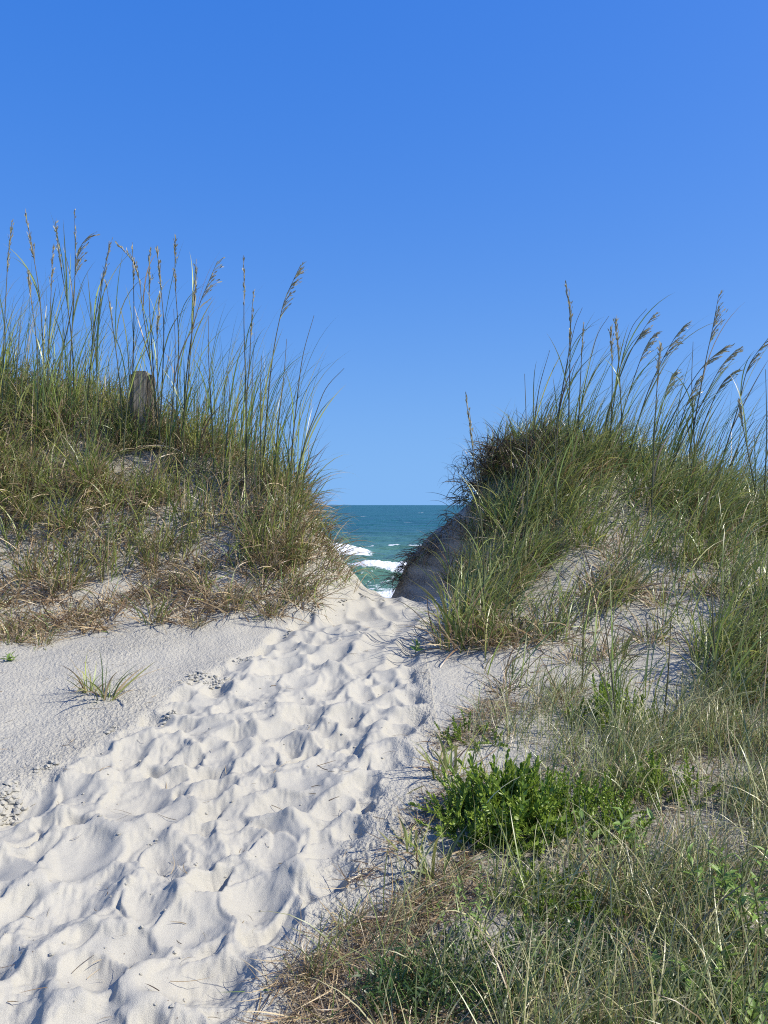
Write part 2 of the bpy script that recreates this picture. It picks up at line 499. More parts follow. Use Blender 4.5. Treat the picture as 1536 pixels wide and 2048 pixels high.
# trodden, churned sand: soft waves and overlapping foot pits
zs += pm * (.022 * perlin(xs * 3.1 + 4, ys * 3.1) + .012 * perlin(xs * 7.3, ys * 7.3 + 9))
prng = np.random.default_rng(23)
pits = []
cy = prng.uniform(1.7, 7.1, 40000); cx = prng.uniform(-.62, .2, 40000) * cy
ca, cb = project(np.stack([cx, cy, H(cx, cy)], -1))
ok = path_mask(ca, cb, 10) > .6
for x, y in zip(cx[ok], cy[ok]):
    gap = .15 + .08 * perlin(np.array([x * 1.3]), np.array([y * 1.3]))[0] + prng.uniform(-.04, .05)
    if len(pits) and (np.hypot(np.array(pits)[:, 0] - x, np.array(pits)[:, 1] - y) < gap).any(): continue
    pits.append((x, y))
ZB = zs.copy()
D = np.zeros_like(zs)
for (x, y) in pits:
    ang = math.atan2(1.0, .42) + prng.normal(0, .6)
    if prng.random() < .5: ang += pi
    sz = prng.choice([.55, .8, 1.0, 1.15, 1.35, 1.6], p=[.14, .2, .24, .2, .14, .08]) * prng.uniform(.9, 1.1)
    la = .142 * sz; lb = .102 * sz; dep = prng.uniform(.028, .075) * min(sz, 1.2) * np.interp(y, [2, 5.5, 7], [1.1, .9, .5])
    m = np.abs(xs - x) + np.abs(ys - y) < .62
    dx, dy = xs[m] - x, ys[m] - y
    u = (dx * math.cos(ang) + dy * math.sin(ang)) / la
    v = (-dx * math.sin(ang) + dy * math.cos(ang)) / lb
    wob = 1 + .30 * perlin(xs[m] * 4 + x * 31, ys[m] * 4 + y * 17) + .07 * perlin(xs[m] * 15, ys[m] * 15)
    r = np.sqrt(u * u + v * v) / wob
    old = D[m]
    k = smooth(1.05, .90, r)
    cup = -dep * (1 - np.clip(r, 0, 1) ** 1.5) * (1 - .35 * u)
    rim = .011 * np.exp(-((r - 1.16) / .2) ** 2) * (1 + .7 * np.tanh(u * 1.3)) * smooth(.045, .0, old)
    D[m] = old * (1 - k) + k * (cup + .25 * old) + rim
D = np.where(D > 0, .034 * np.tanh(D / .034), D)
D2 = D.reshape(TT.shape)
for _ in range(1):
    D2 = (np.roll(D2, 1, 0) + 2 * D2 + np.roll(D2, -1, 0)) / 4
    D2 = (np.roll(D2, 1, 1) + 2 * D2 + np.roll(D2, -1, 1)) / 4
zs = ZB + D2.ravel() * smooth(.02, .6, pm)
# loose slumps that ran down the cup walls
gy, gx = np.gradient(D2)
steep = smooth(.002, .006, np.hypot(gx, gy)).ravel()
zs += steep * pm * .011 * np.abs(perlin(xs * 30, ys * 22)) * smooth(6.5, 4, ys)
# slumped flutes on the pit walls and lumps on the crust
crust = np.clip(1 - pm, 0, 1) * (.55 + .45 * smooth(-.3, .4, perlin(xs * 1.1, ys * 1.1)))
crust *= np.where(xs > .3, .45, 1.0) * (1 - .5 * smooth(5.6, 6.6, ys))
zs += (.008 * perlin(xs * 38, ys * 38) + .007 * perlin(xs * 75, ys * 75)) * crust * smooth(9, 5, ys)
edge = np.clip(4 * pm * (1 - pm), 0, 1)
zs += edge * .011 * smooth(-.2, .4, perlin(xs * 1.9, ys * 1.9 + 3)) * np.abs(perlin(xs * 17, ys * 17)) * smooth(6.3, 4.5, ys)
zs += pm * .0085 * fbm(xs * 17, ys * 17, 3) * smooth(-.3, .5, perlin(xs * 2.2, ys * 2.2 + 8)) * smooth(7.5, 4, ys)
def soft_region(poly, soft=26):
    acc = 0
    for dx, dy in ((0, 0), (soft, 0), (-soft, 0), (0, soft), (0, -soft)):
        acc = acc + inpoly(PX + dx, PY + dy, poly) / 5
    return acc


humus_shade = .92 * soft_region(POLY_M, 40) + .75 * soft_region(POLY_MS, 30) + .65 * (soft_region(POLY_L1) + soft_region(POLY_R1) + soft_region(POLY_R3)) + .3 * soft_region(POLY_L2) + .1 * soft_region(POLY_R2)  # litter tone that doubles as painted shade in the grass gaps
humus_shade = np.clip(humus_shade * (.75 + .5 * perlin(xs * 2.6 + 5, ys * 2.6)), 0, .95)
humus_shade[ys < 1.0] = 0
humus_shade = np.maximum(humus_shade, .8 * inpoly(PX, PY, [(775, 1215), (790, 1120), (880, 1040), (960, 950), (1020, 960), (1000, 1130), (950, 1215)]) * (ys > 7.7) * smooth(-.5, .3, perlin(xs * 3, zs * 9)))
nr, nc = TT.shape
idx = np.arange(nr * nc).reshape(nr, nc)
quads = np.stack([idx[:-1, :-1], idx[:-1, 1:], idx[1:, 1:], idx[1:, :-1]], -1).reshape(-1, 4)
me = mesh_np('sand_ground', np.stack([xs, ys, zs], -1), quads=quads, attrs={'crust': crust, 'humus_shade': humus_shade})
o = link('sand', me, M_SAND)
tag(o, 'pale trodden sand of the path, dunes and beach', None, None, 'structure')

# ------------------------------------------------------------------ sea
SEA = -2.2
cdense = np.linspace(-.15, .15, 300)
cout = np.array([.2, .3, .5, .9, 2, 5])
cc = np.concatenate([-cout[::-1], cdense, cout])
sr = np.concatenate([np.linspace(26, 62, 230)[:-1], np.exp(np.linspace(np.log(62), np.log(400), 110))[:-1], np.exp(np.linspace(np.log(400), np.log(30000), 30))])
CM, SY = np.meshgrid(cc, sr)
SX = CM * SY
sx, sy = SX.ravel(), SY.ravel()
z = np.full(len(sx), SEA)
fade = smooth(420, 120, sy)
z += fade * (.07 * np.sin(sy * .55 + 1.2 * perlin(sx * .05, sy * .03)) + .12 * fbm(sx * .10, sy * .3, 4) * smooth(30, 60, sy) + .05 * fbm(sx * .7, sy * 1.1, 3))
foam = np.zeros(len(sx))


def breaker(y0, slant, h, wf, wb, xa, xb, fa, fb, spill, base=.0):
    """a wave crest along X: steep towards the beach, foam from fa to fb spilling down its face"""
    global z, foam
    yc = y0 + slant * sx + .5 * perlin(sx * .22 + y0, sx * 0 + .5)
    d = sy - yc
    along = smooth(xa - 3, xa + 3, sx) * smooth(xb + 3, xb - 3, sx)
    pr = np.where(d < 0, np.exp(-(d / wf) ** 2), np.exp(-(d / wb) ** 2))
    z += along * h * pr * (1 + .12 * perlin(sx * .8, sx * 0 + y0))
    fx = smooth(fa - .6, fa + .6, sx) * smooth(fb + .6, fb - .6, sx)
    lo = -spill * (.35 + .65 * smooth(fa, fa + .55 * (fb - fa), sx)) - .25 * np.abs(perlin(sx * 1.7, sx * 0 + 3))
    f = fx * smooth(lo - .25, lo + .1, d) * smooth(.55, .15, d)
    foam = np.maximum(foam, f + base * along * smooth(-.3, 0, d) * smooth(.4, .2, d))
    z += f * (.11 * np.abs(fbm(sx * 1.6, sy * 1.6, 3))) * (h / 1.0)


breaker(38.5, .03, .84, 1.35, 3.2, -3.2, 9, -1.7, 9, 1.7, .45)
breaker(57.5, -.02, .85, 1.6, 4, -14, -1.6, -14, -1.0, 1.9)
breaker(64, .03, .45, 2.2, 4, -1.5, 14, -1.4, 6, .3)
breaker(81, .0, .4, 3, 5, -8, 14, .2, 3.6, .35)
foam *= np.where(sy > 60.5, smooth(-.15, .25, perlin(sx * .9 + 2, sx * 0 + sy * .02)), 1)
# swash and loose foam in the shallows, scattered whitecaps further out
foam = np.maximum(foam, smooth(33.9, 33.2, sy + .5 * perlin(sx * .5, sx * 0)) * .9)
lace = 1 - np.abs(fbm(sx * .55, sy * .5, 3)) * 2.2
foam = np.maximum(foam, .50 * smooth(.72, 1.0, lace) * smooth(60, 40, sy))
foam = np.maximum(foam, .5 * smooth(.05, .5, fbm(sx * .6, sy * .9, 3)) * smooth(37.5, 34.5, sy))
wc = smooth(.62, .75, perlin(sx * .09, sy * .05 + 7)) * smooth(.2, .5, perlin(sx * .5, sy * .35)) * smooth(120, 160, sy) * smooth(900, 500, sy)
foam = np.maximum(foam, wc)
nr, nc = CM.shape
idx = np.arange(nr * nc).reshape(nr, nc)
quads = np.stack([idx[:-1, :-1], idx[:-1, 1:], idx[1:, 1:], idx[1:, :-1]], -1).reshape(-1, 4)
deep = smooth(math.log(36), math.log(160), np.log(sy))
me = mesh_np('sea_surface', np.stack([sx, sy, z], -1), quads=quads, attrs={'foam': foam, 'deep': deep})
o = link('sea', me, M_SEA)
tag(o, 'blue green sea with white breakers rolling towards the gap', None, None, 'structure')


# ------------------------------------------------------------------ ribbons: the stuff of every blade
def ribbons(name, P, side, w, col, tipcol=None, tipw=0.0, lens=False):
    """P (n,K+1,3) centre lines, side (n,3), w (n,), col (n,3)"""
    n, K1, _ = P.shape
    K = K1 - 1
    s = np.linspace(0, 1, K1)
    prof = np.sin(pi * np.clip(s * .92 + .08, 0, 1)) if lens else (.75 + .5 * s) * (1 - s ** 2.2)
    hw = .5 * w[:, None] * prof[None, :]
    A = P - side[:, None, :] * hw[..., None]
    B = P + side[:, None, :] * hw[..., None]
    V = np.empty((n, 2 * K + 1, 3))
    V[:, 0:2 * K:2] = A[:, :K]; V[:, 1:2 * K:2] = B[:, :K]; V[:, 2 * K] = P[:, K]
    C = np.empty((n, 2 * K + 1, 3))
    g = np.repeat(s[:K], 2); g = np.append(g, 1.0)
    C[:] = col[:, None, :]
    if tipcol is not None:
        f = (np.clip(g - .55, 0, 1) / .45)[None, :, None] * tipw
        C = C * (1 - f) + tipcol[None, None, :] * f
    off = (np.arange(n) * (2 * K + 1))[:, None]
    q = []
    for k in range(K - 1):
        q.append(np.stack([off[:, 0] + 2 * k, off[:, 0] + 2 * k + 1, off[:, 0] + 2 * k + 3, off[:, 0] + 2 * k + 2], -1))
    q = np.concatenate(q) if q else None
    t = np.stack([off[:, 0] + 2 * K - 2, off[:, 0] + 2 * K - 1, off[:, 0] + 2 * K], -1)
    return mesh_np(name, V.reshape(-1, 3), quads=q, tris=t, col=C.reshape(-1, 3))


def blade_paths(root, L, az, tilt, bend, drift, K, rg, power=1.3):
    n = len(root)
    s = (np.arange(K) + .5) / K
    th = tilt[:, None] + bend[:, None] * s[None, :] ** power
    a = az[:, None] + drift[:, None] * s[None, :]
    st = (L / K)[:, None, None]
    d = np.stack([np.sin(th) * np.cos(a), np.sin(th) * np.sin(a), np.cos(th)], -1)
    P = np.concatenate([root[:, None, :], root[:, None, :] + np.cumsum(d * st, 1)], 1)
    perp = np.stack([-np.sin(az), np.cos(az), np.zeros(n)], -1)
    d0 = d[:, 0]
    ro = rg.uniform(-1.2, 1.2, n)[:, None]
    sd = perp * np.cos(ro) + np.cross(d0, perp) * np.sin(ro)
    return P, sd


GREENS = np.array([2.25, 2.15, 1.25]) * np.array([[.092, .125, .045], [.118, .148, .060], [.072, .105, .038], [.135, .155, .085], [.160, .165, .075], [.085, .12, .06]])
PALE = np.array([1.5, 1.47, 1.15]) * np.array([[.26, .27, .15], [.20, .23, .11], [.34, .32, .20], [.14, .18, .07], [.42, .40, .28], [.11, .15, .055], [.13, .17, .06], [.20, .15, .09]])
STRAWS = 1.5 * np.array([[.30, .23, .13], [.24, .18, .10], [.36, .29, .18], [.17, .115, .06], [.21, .15, .085], [.13, .085, .05]])
TIP = np.array([.30, .25, .14])


def pick(rg, n, dry):
    if dry == 'pale':
        return PALE[rg.integers(0, len(PALE), n)] * rg.uniform(.75, 1.25, (n, 1))
    g = GREENS[rg.integers(0, len(GREENS), n)]; s = STRAWS[rg.integers(0, len(STRAWS), n)]
    isd = rg.random(n) < dry
    c = np.where(isd[:, None], s, g)
    return c * rg.uniform(.55, 1.45, (n, 1))


def grass(name, root, Lr, wr, tilt, bend, azm, azs, dry, K, rg, parent=None, mat=M_BLADE, driftr=.5, mesh_only=False, tipw=.55, power=1.3):
    n = len(root)
    L = rg.uniform(*Lr, n) * rg.uniform(.7, 1.0, n)
    az = rg.normal(azm, azs, n) if azs < 3 else rg.uniform(0, 2 * pi, n)
    P, sd = blade_paths(root, L, az, np.abs(rg.normal(tilt[0], tilt[1], n)), rg.uniform(*bend, n), rg.normal(0, driftr, n), K, rg, power)
    me = ribbons(name, P, sd, rg.uniform(*wr, n), pick(rg, n, dry), TIP, tipw)
    if mesh_only: 
        me.materials.append(mat); return me
    return link(name, me, mat, parent)


# ------------------------------------------------------------------ tussock prototypes (shared meshes)
def tussock_meshes(seed, nb, rad, Lr, lean, dry_n, wr=(.006, .011), bend=(.3, 1.5), spread=.3, straw=.22):
    rg = np.random.default_rng(seed)
    r = rad * np.sqrt(rg.random(nb)); a = rg.uniform(0, 2 * pi, nb)
    root = np.stack([r * np.cos(a), r * np.sin(a), np.full(nb, -.03)], -1)
    L = rg.uniform(*Lr, nb) * (1 - .3 * rg.random(nb) ** 2)
    # lean: mixture of outward and wind
    vx = np.cos(a) * r / rad * .7 + lean + rg.normal(0, .5, nb); vy = np.sin(a) * r / rad * .7 + rg.normal(0, .5, nb)
    az = np.arctan2(vy, vx)
    tilt = np.abs(rg.normal(0, spread, nb)) * (.5 + .8 * r / rad)
    P, sd = blade_paths(root, L, az, tilt, rg.uniform(*bend, nb), rg.normal(0, .5, nb), 7, rg, 1.5)
    g = ribbons('green_blades', P, sd, rg.uniform(*wr, nb), pick(rg, nb, straw), TIP, .7)
    r = rad * 1.3 * np.sqrt(rg.random(dry_n)); a = rg.uniform(0, 2 * pi, dry_n)
    root = np.stack([r * np.cos(a), r * np.sin(a), np.full(dry_n, -.01)], -1)
    P, sd = blade_paths(root, rg.uniform(.12, .45, dry_n), a + rg.normal(0, .6, dry_n), np.abs(rg.normal(.8, .4, dry_n)), rg.uniform(.2, 1.6, dry_n), rg.normal(0, 1.0, dry_n), 6, rg, 1.1)
    d = ribbons('dry_blades', P, sd, rg.uniform(.006, .013, dry_n), pick(rg, dry_n, 1.0))
    g.materials.append(M_BLADE); d.materials.append(M_BLADE)
    return g, d


PROTO = {
    'upright': [tussock_meshes(100 + i, 66, .17, (.25, .90), .25, 80, wr=(.008, .016), bend=(.2, 2.1), spread=.38) for i in range(7)],
    'wind': [tussock_meshes(200 + i, 80, .17, (.30, .98), .7, 60, wr=(.008, .015), bend=(.3, 2.0), spread=.38, straw=.08) for i in range(10)],
    'sparse': [tussock_meshes(500 + i, 15, .05, (.16, .46), .15, 8, wr=(.010, .019), bend=(.1, 1.6), spread=.42, straw=.06) for i in range(5)],
    'low': [tussock_meshes(300 + i, 34, .09, (.18, .42), .2, 40, bend=(.5, 1.7), spread=.5) for i in range(5)],
}


def place_tussock(kind, x, y, s, label, group=None, rot=None, tuft='grass_tussock', z=None, dry=True):
    g, d = random.choice(PROTO[kind])
    t = empty(tuft, (x, y, H(x, y)[0] if z is None else z))
    t.rotation_euler.z = random.uniform(-.5, .5) if rot is None else rot
    t.scale = (s, s, s * random.uniform(.9, 1.1))
    tag(t, label, 'grass tussock', group)
    a = bpy.data.objects.new('green_blades', g); COL.objects.link(a); a.parent = t
    if dry:
        b = bpy.data.objects.new('dry_blades', d); COL.objects.link(b); b.parent = t
    return t


# ------------------------------------------------------------------ where grass grows (regions seen in the photograph)
def scatter(poly, n, rg, xr, yr, nz=None, thr=0.0, sc=1.6, seed=0.0):
    """n ground points inside a region; nz clumps them with noise above thr"""
    out = []
    got = 0
    for _ in range(80):
        m = max(4000, n * 4)
        x = rg.uniform(*xr, m); y = rg.uniform(*yr, m)
        zz = H(x, y)
        p = np.stack([x, y, zz], -1)
        a, b = project(p)
        k = inpoly(a, b, poly)
        if nz:
            k &= (perlin(x * sc + seed, y * sc - seed) + rg.normal(0, .12, m)) > thr
        p = p[k]
        out.append(p); got += len(p)
        if got >= n: break
    return np.concatenate(out)[:n]


def clear_of_post(p):
    return p[~((np.abs(p[:, 0] + 2.5) < .24) & (p[:, 1] > 7.6))]


SHRUBS = [
    (1010, 1655, .26, .22, .29, 230, 'largest dark green leafy shrub at the right edge of the path', 1),
    (1165, 1640, .25, .20, .21, 105, 'green leafy shrub joined to the right side of the largest shrub', 2),
    (1320, 1590, .24, .16, .22, 42, 'leafy shrub in the grass further right behind the thick stalk', 3),
    (1225, 1450, .26, .18, .26, 70, 'shrub half hidden in grass below the bare sand of the right dune', 4),
    (1130, 1810, .22, .16, .16, 60, 'small shrub in the shade below the largest shrub', 5),
    (940, 1480, .18, .12, .14, 30, 'sparse low shrub among blades above the largest shrub', 6)]


def clear_of_shrubs(p):
    """thin the grass where a shrub shades it out, and just in front of it"""
    keep = np.ones(len(p), bool)
    for px, py, rx, ry, *_ in SHRUBS[:2]:
        c = ground(px, py)
        keep &= (((p[:, 0] - c[0]) / (rx * 1.1)) ** 2 + ((p[:, 1] - c[1] + .12) / (ry * 1.6)) ** 2 > 1) | (np.random.default_rng(3).random(len(p)) < .10)
    return p[keep]


LX, LY = (-6.5, .2), (5.8, 9.6)
RX, RY = (.5, 6.5), (3.5, 9.3)
MX, MY = (-.8, 4.5), (1.3, 5.2)

def where(p, zones, split=None):
    a, b = project(np.asarray(p, float))
    t = next(n for lim, n in zones if a < lim)
    return t if split is None else ('upper row ' if b < split else 'lower row ') + t


ZL = ((170, 'at the far left'), (400, 'in the middle'), (9e9, 'towards the gap'))
ZR = ((1120, 'towards the gap'), (1320, 'in the middle'), (9e9, 'at the far right'))
g1 = np.random.default_rng(41)
# individual tussocks of the two dunes
for p in clear_of_post(scatter(POLY_L1, 66, g1, LX, LY)):
    zone = where(p, ((240, 'left of the wooden post'), (430, 'just right of the wooden post'), (9e9, 'at its right end above the gap')))
    place_tussock('upright', p[0], p[1], random.uniform(.75, 1.15), 'grass tussock on top of the left dune, ' + zone, 'tussocks on top of the left dune, ' + zone)
for px, py in ((244, 905), (266, 885), (284, 900), (304, 882), (326, 900)):
    p = ground(px, py)
    place_tussock('upright', p[0], p[1], .70, 'grass tussock hiding the foot of the wooden post', 'tussocks at the foot of the wooden post')
for p in scatter(POLY_L2, 58, g1, LX, LY, True, -.02, 1.7, 3.0):
    place_tussock('upright', p[0], p[1], random.uniform(.55, .95), 'grass tussock with dry base on the left dune face, ' + where(p, ZL, 1060), 'tussocks on the left dune face, ' + where(p, ZL, 1060))
for p in scatter(POLY_L3, 24, g1, LX, LY, True, .0, 1.7, 9.0):
    place_tussock('low', p[0], p[1], random.uniform(.6, 1.1), 'low straw tinged grass tuft at the sandy foot of the left dune', 'low grass tufts at the foot of the left dune', rot=random.uniform(0, 6.28))
for p in scatter(POLY_R1, 75, g1, RX, RY):
    place_tussock('wind', p[0], p[1], random.uniform(.7, 1.05), 'windswept grass tussock on top of the right dune, ' + where(p, ZR, 1000), 'windswept tussocks, right dune, ' + where(p, ZR, 1000))
for p in scatter(POLY_RF, 12, g1, RX, RY):
    place_tussock('wind', p[0], p[1], random.uniform(.65, .95), 'green grass tussock on the shaded shoulder of the right dune above the scarp', 'grass tussocks on the shaded shoulder of the right dune')
for p in scatter(POLY_R2, 20, g1, RX, RY):
    place_tussock('wind', p[0], p[1], random.uniform(.65, .95), 'arching green grass tussock on the spur of the right dune', 'grass tussocks on the spur of the right dune')
for p in scatter(POLY_R3, 28, g1, RX, RY):
    place_tussock('wind', p[0], p[1], random.uniform(.6, .9), 'bright green tussock right of the bare sand patch, ' + where(p, ((1480, 'close to the sand'), (9e9, 'by the picture edge')), 1290), 'tussocks right of the bare sand, ' + where(p, ((1480, 'close to the sand'), (9e9, 'by the picture edge')), 1290))
for p in scatter(POLY_RS, 16, g1, RX, RY):
    place_tussock('low', p[0], p[1], random.uniform(.7, 1.3), 'thin grass tuft rooted in the bare sand patch of the right dune', 'thin tufts in the bare sand of the right dune')

# ------------------------------------------------------------------ stuff: grass nobody could count
r = np.concatenate([scatter([(215, 900), (350, 900), (340, 850), (235, 845)], 800, g1, (-3.1, -2.0), (7.5, 8.4)), clear_of_post(scatter(POLY_L1, 7200, g1, LX, LY, True, -.6, 2.1)), scatter(POLY_L2, 4200, g1, LX, LY, True, -.12, 2.3, 3.0)])
grass('dune_grass', r, (.2, .8), (.006, .013), (.3, .28), (.2, 2.1), .2, 1.4, .40, 7, g1)
tag(bpy.data.objects['dune_grass'], 'green and straw dune grass covering the left dune', None, None, 'stuff')
r = np.concatenate([scatter(POLY_R1, 8500, g1, RX, RY, True, -.7, 2.1), scatter(POLY_RF, 1500, g1, RX, RY), scatter(POLY_R2, 1100, g1, RX, RY, True, -.05, 2.), scatter(POLY_R3, 3400, g1, RX, RY, True, -.1, 2.), scatter(POLY_RS, 450, g1, RX, RY, True, .1, 2.)])
o = grass('dune_grass', r, (.22, .85), (.006, .012), (.32, .27), (.3, 1.9), .15, .95, .17, 7, g1)
tag(o, 'green windswept dune grass covering the right dune', None, None, 'stuff')
r = np.concatenate([scatter(POLY_M, 17500, g1, MX, MY, True, -.05, 2.6, 5.0), scatter(POLY_M, 3500, g1, MX, MY), scatter(POLY_MS, 480, g1, MX, MY, True, .05, 3.0, 2.0), scatter(POLY_MT, 700, g1, MX, MY, True, .0, 2.5, 2.0)])
r = clear_of_shrubs(r)
o = grass('meadow_grass', r, (.12, .46), (.0026, .0056), (.32, .3), (.1, 1.8), .3, 1.5, 'pale', 6, g1, tipw=.7)
tag(o, 'thin wiry grass of green and straw filling the ground right of the path', None, None, 'stuff')
r = clear_of_shrubs(scatter(POLY_M, 1500, g1, MX, MY, True, -.2, 2.6, 5.0))
o = grass('broad_meadow_grass', r, (.25, .56), (.0045, .008), (.3, .25), (.2, 1.9), .3, 1.4, 'pale', 8, g1, tipw=.6)
tag(o, 'longer broad pale blades arching over the wiry grass right of the path', None, None, 'stuff')
r = scatter(POLY_M, 4200, g1, MX, MY, True, .0, 2.6, 8.0)
o = grass('low_green_grass', r, (.06, .26), (.004, .008), (.45, .3), (.1, 1.4), .3, 1.5, .08, 4, g1, tipw=.2)
tag(o, 'short dark green undergrowth between the wiry grass right of the path', None, None, 'stuff')
# long upright blades and young stalks standing above the mass
r = scatter([(-600, 760), (0, 790), (250, 850), (460, 900), (640, 990), (640, 1040), (400, 960), (0, 900), (-600, 880)], 1250, g1, LX, LY)
r = r[~((np.abs(r[:, 0] + 2.5) < .3) & (np.random.default_rng(8).random(len(r)) < .85))]
o = grass('tall_grass', r, (.8, 2.0), (.006, .012), (.10, .09), (.15, 1.1), .2, 1.0, .08, 9, g1, driftr=.25, power=2.2)
tag(o, 'tall thin stems and blades standing between the sea oats of the left dune', None, None, 'stuff')
r = scatter([(1010, 900), (1100, 880), (1300, 920), (1536, 1010), (2000, 1020), (2000, 1080), (1536, 1080), (1300, 990), (1050, 960)], 900, g1, RX, RY)
o = grass('tall_grass', r, (.7, 1.75), (.006, .012), (.28, .1), (.2, 1.0), .05, .5, .08, 9, g1, driftr=.2, power=2.0)
tag(o, 'tall thin stems and blades leaning right between the sea oats of the right dune', None, None, 'stuff')
r = np.concatenate([scatter(POLY_M, 8000, g1, MX, MY), scatter(POLY_MS, 6500, g1, MX, MY, True, -.3, 2.5), scatter(POLY_ME, 1500, g1, (-1.5, 2.5), MY, True, .05, 3.)])
o = grass('dry_grass_litter', r + np.array([0, 0, .004]), (.05, .22), (.002, .005), (1.42, .2), (-.3, .4), 0, 9, .95, 4, g1)
tag(o, 'mat of dead straw coloured blades lying on the sand right of the path', None, None, 'stuff')
r = np.concatenate([scatter(POLY_L2, 5000, g1, LX, LY), scatter(POLY_L3, 3800, g1, LX, LY, True, -.15, 2.5, 9.), scatter(POLY_L1, 2500, g1, LX, LY)])
o = grass('dry_grass_litter', r + np.array([0, 0, .008]), (.10, .42), (.005, .012), (1.15, .4), (-.2, .8), 0, 9, .92, 5, g1, driftr=.9)
tag(o, 'dead curled blades strewn over the sand of the left dune', None, None, 'stuff')
r = np.concatenate([scatter(POLY_RS, 260, g1, RX, RY), scatter(POLY_R2, 600, g1, RX, RY), scatter(POLY_R1, 1600, g1, RX, RY)])
o = grass('dry_grass_litter', r + np.array([0, 0, .008]), (.10, .38), (.003, .008), (1.2, .35), (-.2, .8), 0, 9, .75, 5, g1, driftr=.9)
tag(o, 'dead blades strewn over the sand of the right dune', None, None, 'stuff')

# ------------------------------------------------------------------ hanging roots and dead blades at the undercut edge of the right dune
hr = np.random.default_rng(77)
pts = []
for px, py, Y in [(985, 900, 8.25), (965, 935, 8.3), (950, 970, 8.4), (935, 1000, 8.5), (915, 1040, 8.6), (890, 1070, 8.95), (865, 1095, 9.15), (840, 1115, 9.35), (815, 1140, 9.5), (800, 1165, 9.5)]:
    p = at(px, py, Y)
    for _ in range(75):
        q = p + hr.normal(0, .07, 3) * np.array([1.0, 1.2, .6])
        q[2] = max(q[2], H(q[0], q[1])[0] + .01)
        pts.append(q)
pts = np.array(pts)
n = len(pts)
P, sd = blade_paths(pts, hr.uniform(.10, .34, n), hr.normal(pi * 1.05, .9, n), hr.uniform(.6, 2.0, n), hr.uniform(.6, 1.9, n), hr.normal(0, .8, n), 6, hr, .8)
o = link('hanging_dry_grass', ribbons('hanging_dry_grass', P, sd, hr.uniform(.006, .014, n), pick(hr, n, .9) * .7), M_BLADE)
tag(o, 'brown dead blades hanging over the undercut sandy edge of the right dune', None, None, 'stuff')
# dark dead stems on the left shoulder, others painting shade into the dense core
pts = []
for px, py, Y, m in [(985, 905, 8.2, 45), (970, 930, 8.25, 50), (955, 955, 8.3, 50), (945, 985, 8.4, 45), (1005, 900, 8.15, 45), (1040, 900, 8.05, 60), (1080, 905, 8.0, 75), (1120, 905, 8.0, 80), (1160, 905, 8.0, 60), (1030, 950, 7.9, 70), (1080, 950, 7.8, 80)]:
    p = at(px, py, Y)
    q = p + hr.normal(0, 1, (m, 3)) * np.array([.10, .10, .06])
    q[:, 2] = np.maximum(q[:, 2], H(q[:, 0], q[:, 1]) + .005)
    pts.append(q)
pts = np.concatenate(pts); n = len(pts)
P, sd = blade_paths(pts, hr.uniform(.15, .46, n), np.where(hr.random(n) < .6, hr.normal(pi, .8, n), hr.uniform(0, 6.28, n)), np.abs(hr.normal(.35, .4, n)), hr.uniform(.3, 3.4, n), hr.normal(0, .9, n), 9, hr, 1.2)
o = link('stem_and_shade_tangle', ribbons('stem_and_shade_tangle', P, sd, hr.uniform(.005, .012, n), np.array([.075, .05, .03]) * hr.uniform(.5, 1.8, (n, 1))), M_BLADE)
tag(o, 'dark brown tangle of dead curled stems, partly painted shade, on the left shoulder of the right dune', None, None, 'stuff')
# curled brown blades on the edge of the left dune beside the gap
pts = []
for px, py, Y in [(560, 1100, 6.95), (590, 1075, 7.1), (610, 1050, 7.3), (625, 1040, 7.45), (640, 1085, 7.3), (655, 1095, 7.35), (600, 1120, 6.95), (670, 1130, 7.25), (540, 1150, 6.7), (600, 1190, 6.55), (570, 1175, 6.6), (650, 1120, 7.25), (675, 1150, 7.2), (640, 1150, 7.0), (620, 1085, 7.25), (660, 1178, 6.9), (630, 1065, 7.4)]:
    p = at(px, py, Y)
    for _ in range(34):
        q = p + hr.normal(0, .09, 3); q[2] = H(q[0], q[1])[0]
        pts.append(q)
pts = np.array(pts); n = len(pts)
P, sd = blade_paths(pts, hr.uniform(.2, .55, n), hr.normal(0, .9, n), hr.uniform(.1, 1.0, n), hr.uniform(.6, 2.6, n), hr.normal(0, .7, n), 8, hr, 1.2)
o = link('curled_dry_grass', ribbons('curled_dry_grass', P, sd, hr.uniform(.006, .011, n), pick(hr, n, .6)), M_BLADE)
tag(o, 'curling brown and green blades on the left dune edge beside the gap', None, None, 'stuff')


# ------------------------------------------------------------------ sea oats: tall stalks with seed heads, each a thing
def catmull(pts, n):
    pts = np.asarray(pts, float)
    p = np.concatenate([[2 * pts[0] - pts[1]], pts, [2 * pts[-1] - pts[-2]]])
    d = np.concatenate([[0], np.cumsum(np.linalg.norm(np.diff(pts, axis=0), axis=1))])
    out = []
    for t in np.linspace(0, d[-1] * .99999, n):
        i = min(np.searchsorted(d, t, 'right') - 1, len(pts) - 2)
        u = (t - d[i]) / (d[i + 1] - d[i])
        a, b, c, e = p[i], p[i + 1], p[i + 2], p[i + 3]
        out.append(.5 * (2 * b + (c - a) * u + (2 * a - 5 * b + 4 * c - e) * u * u + (3 * b - a - 3 * c + e) * u ** 3))
    return np.array(out)


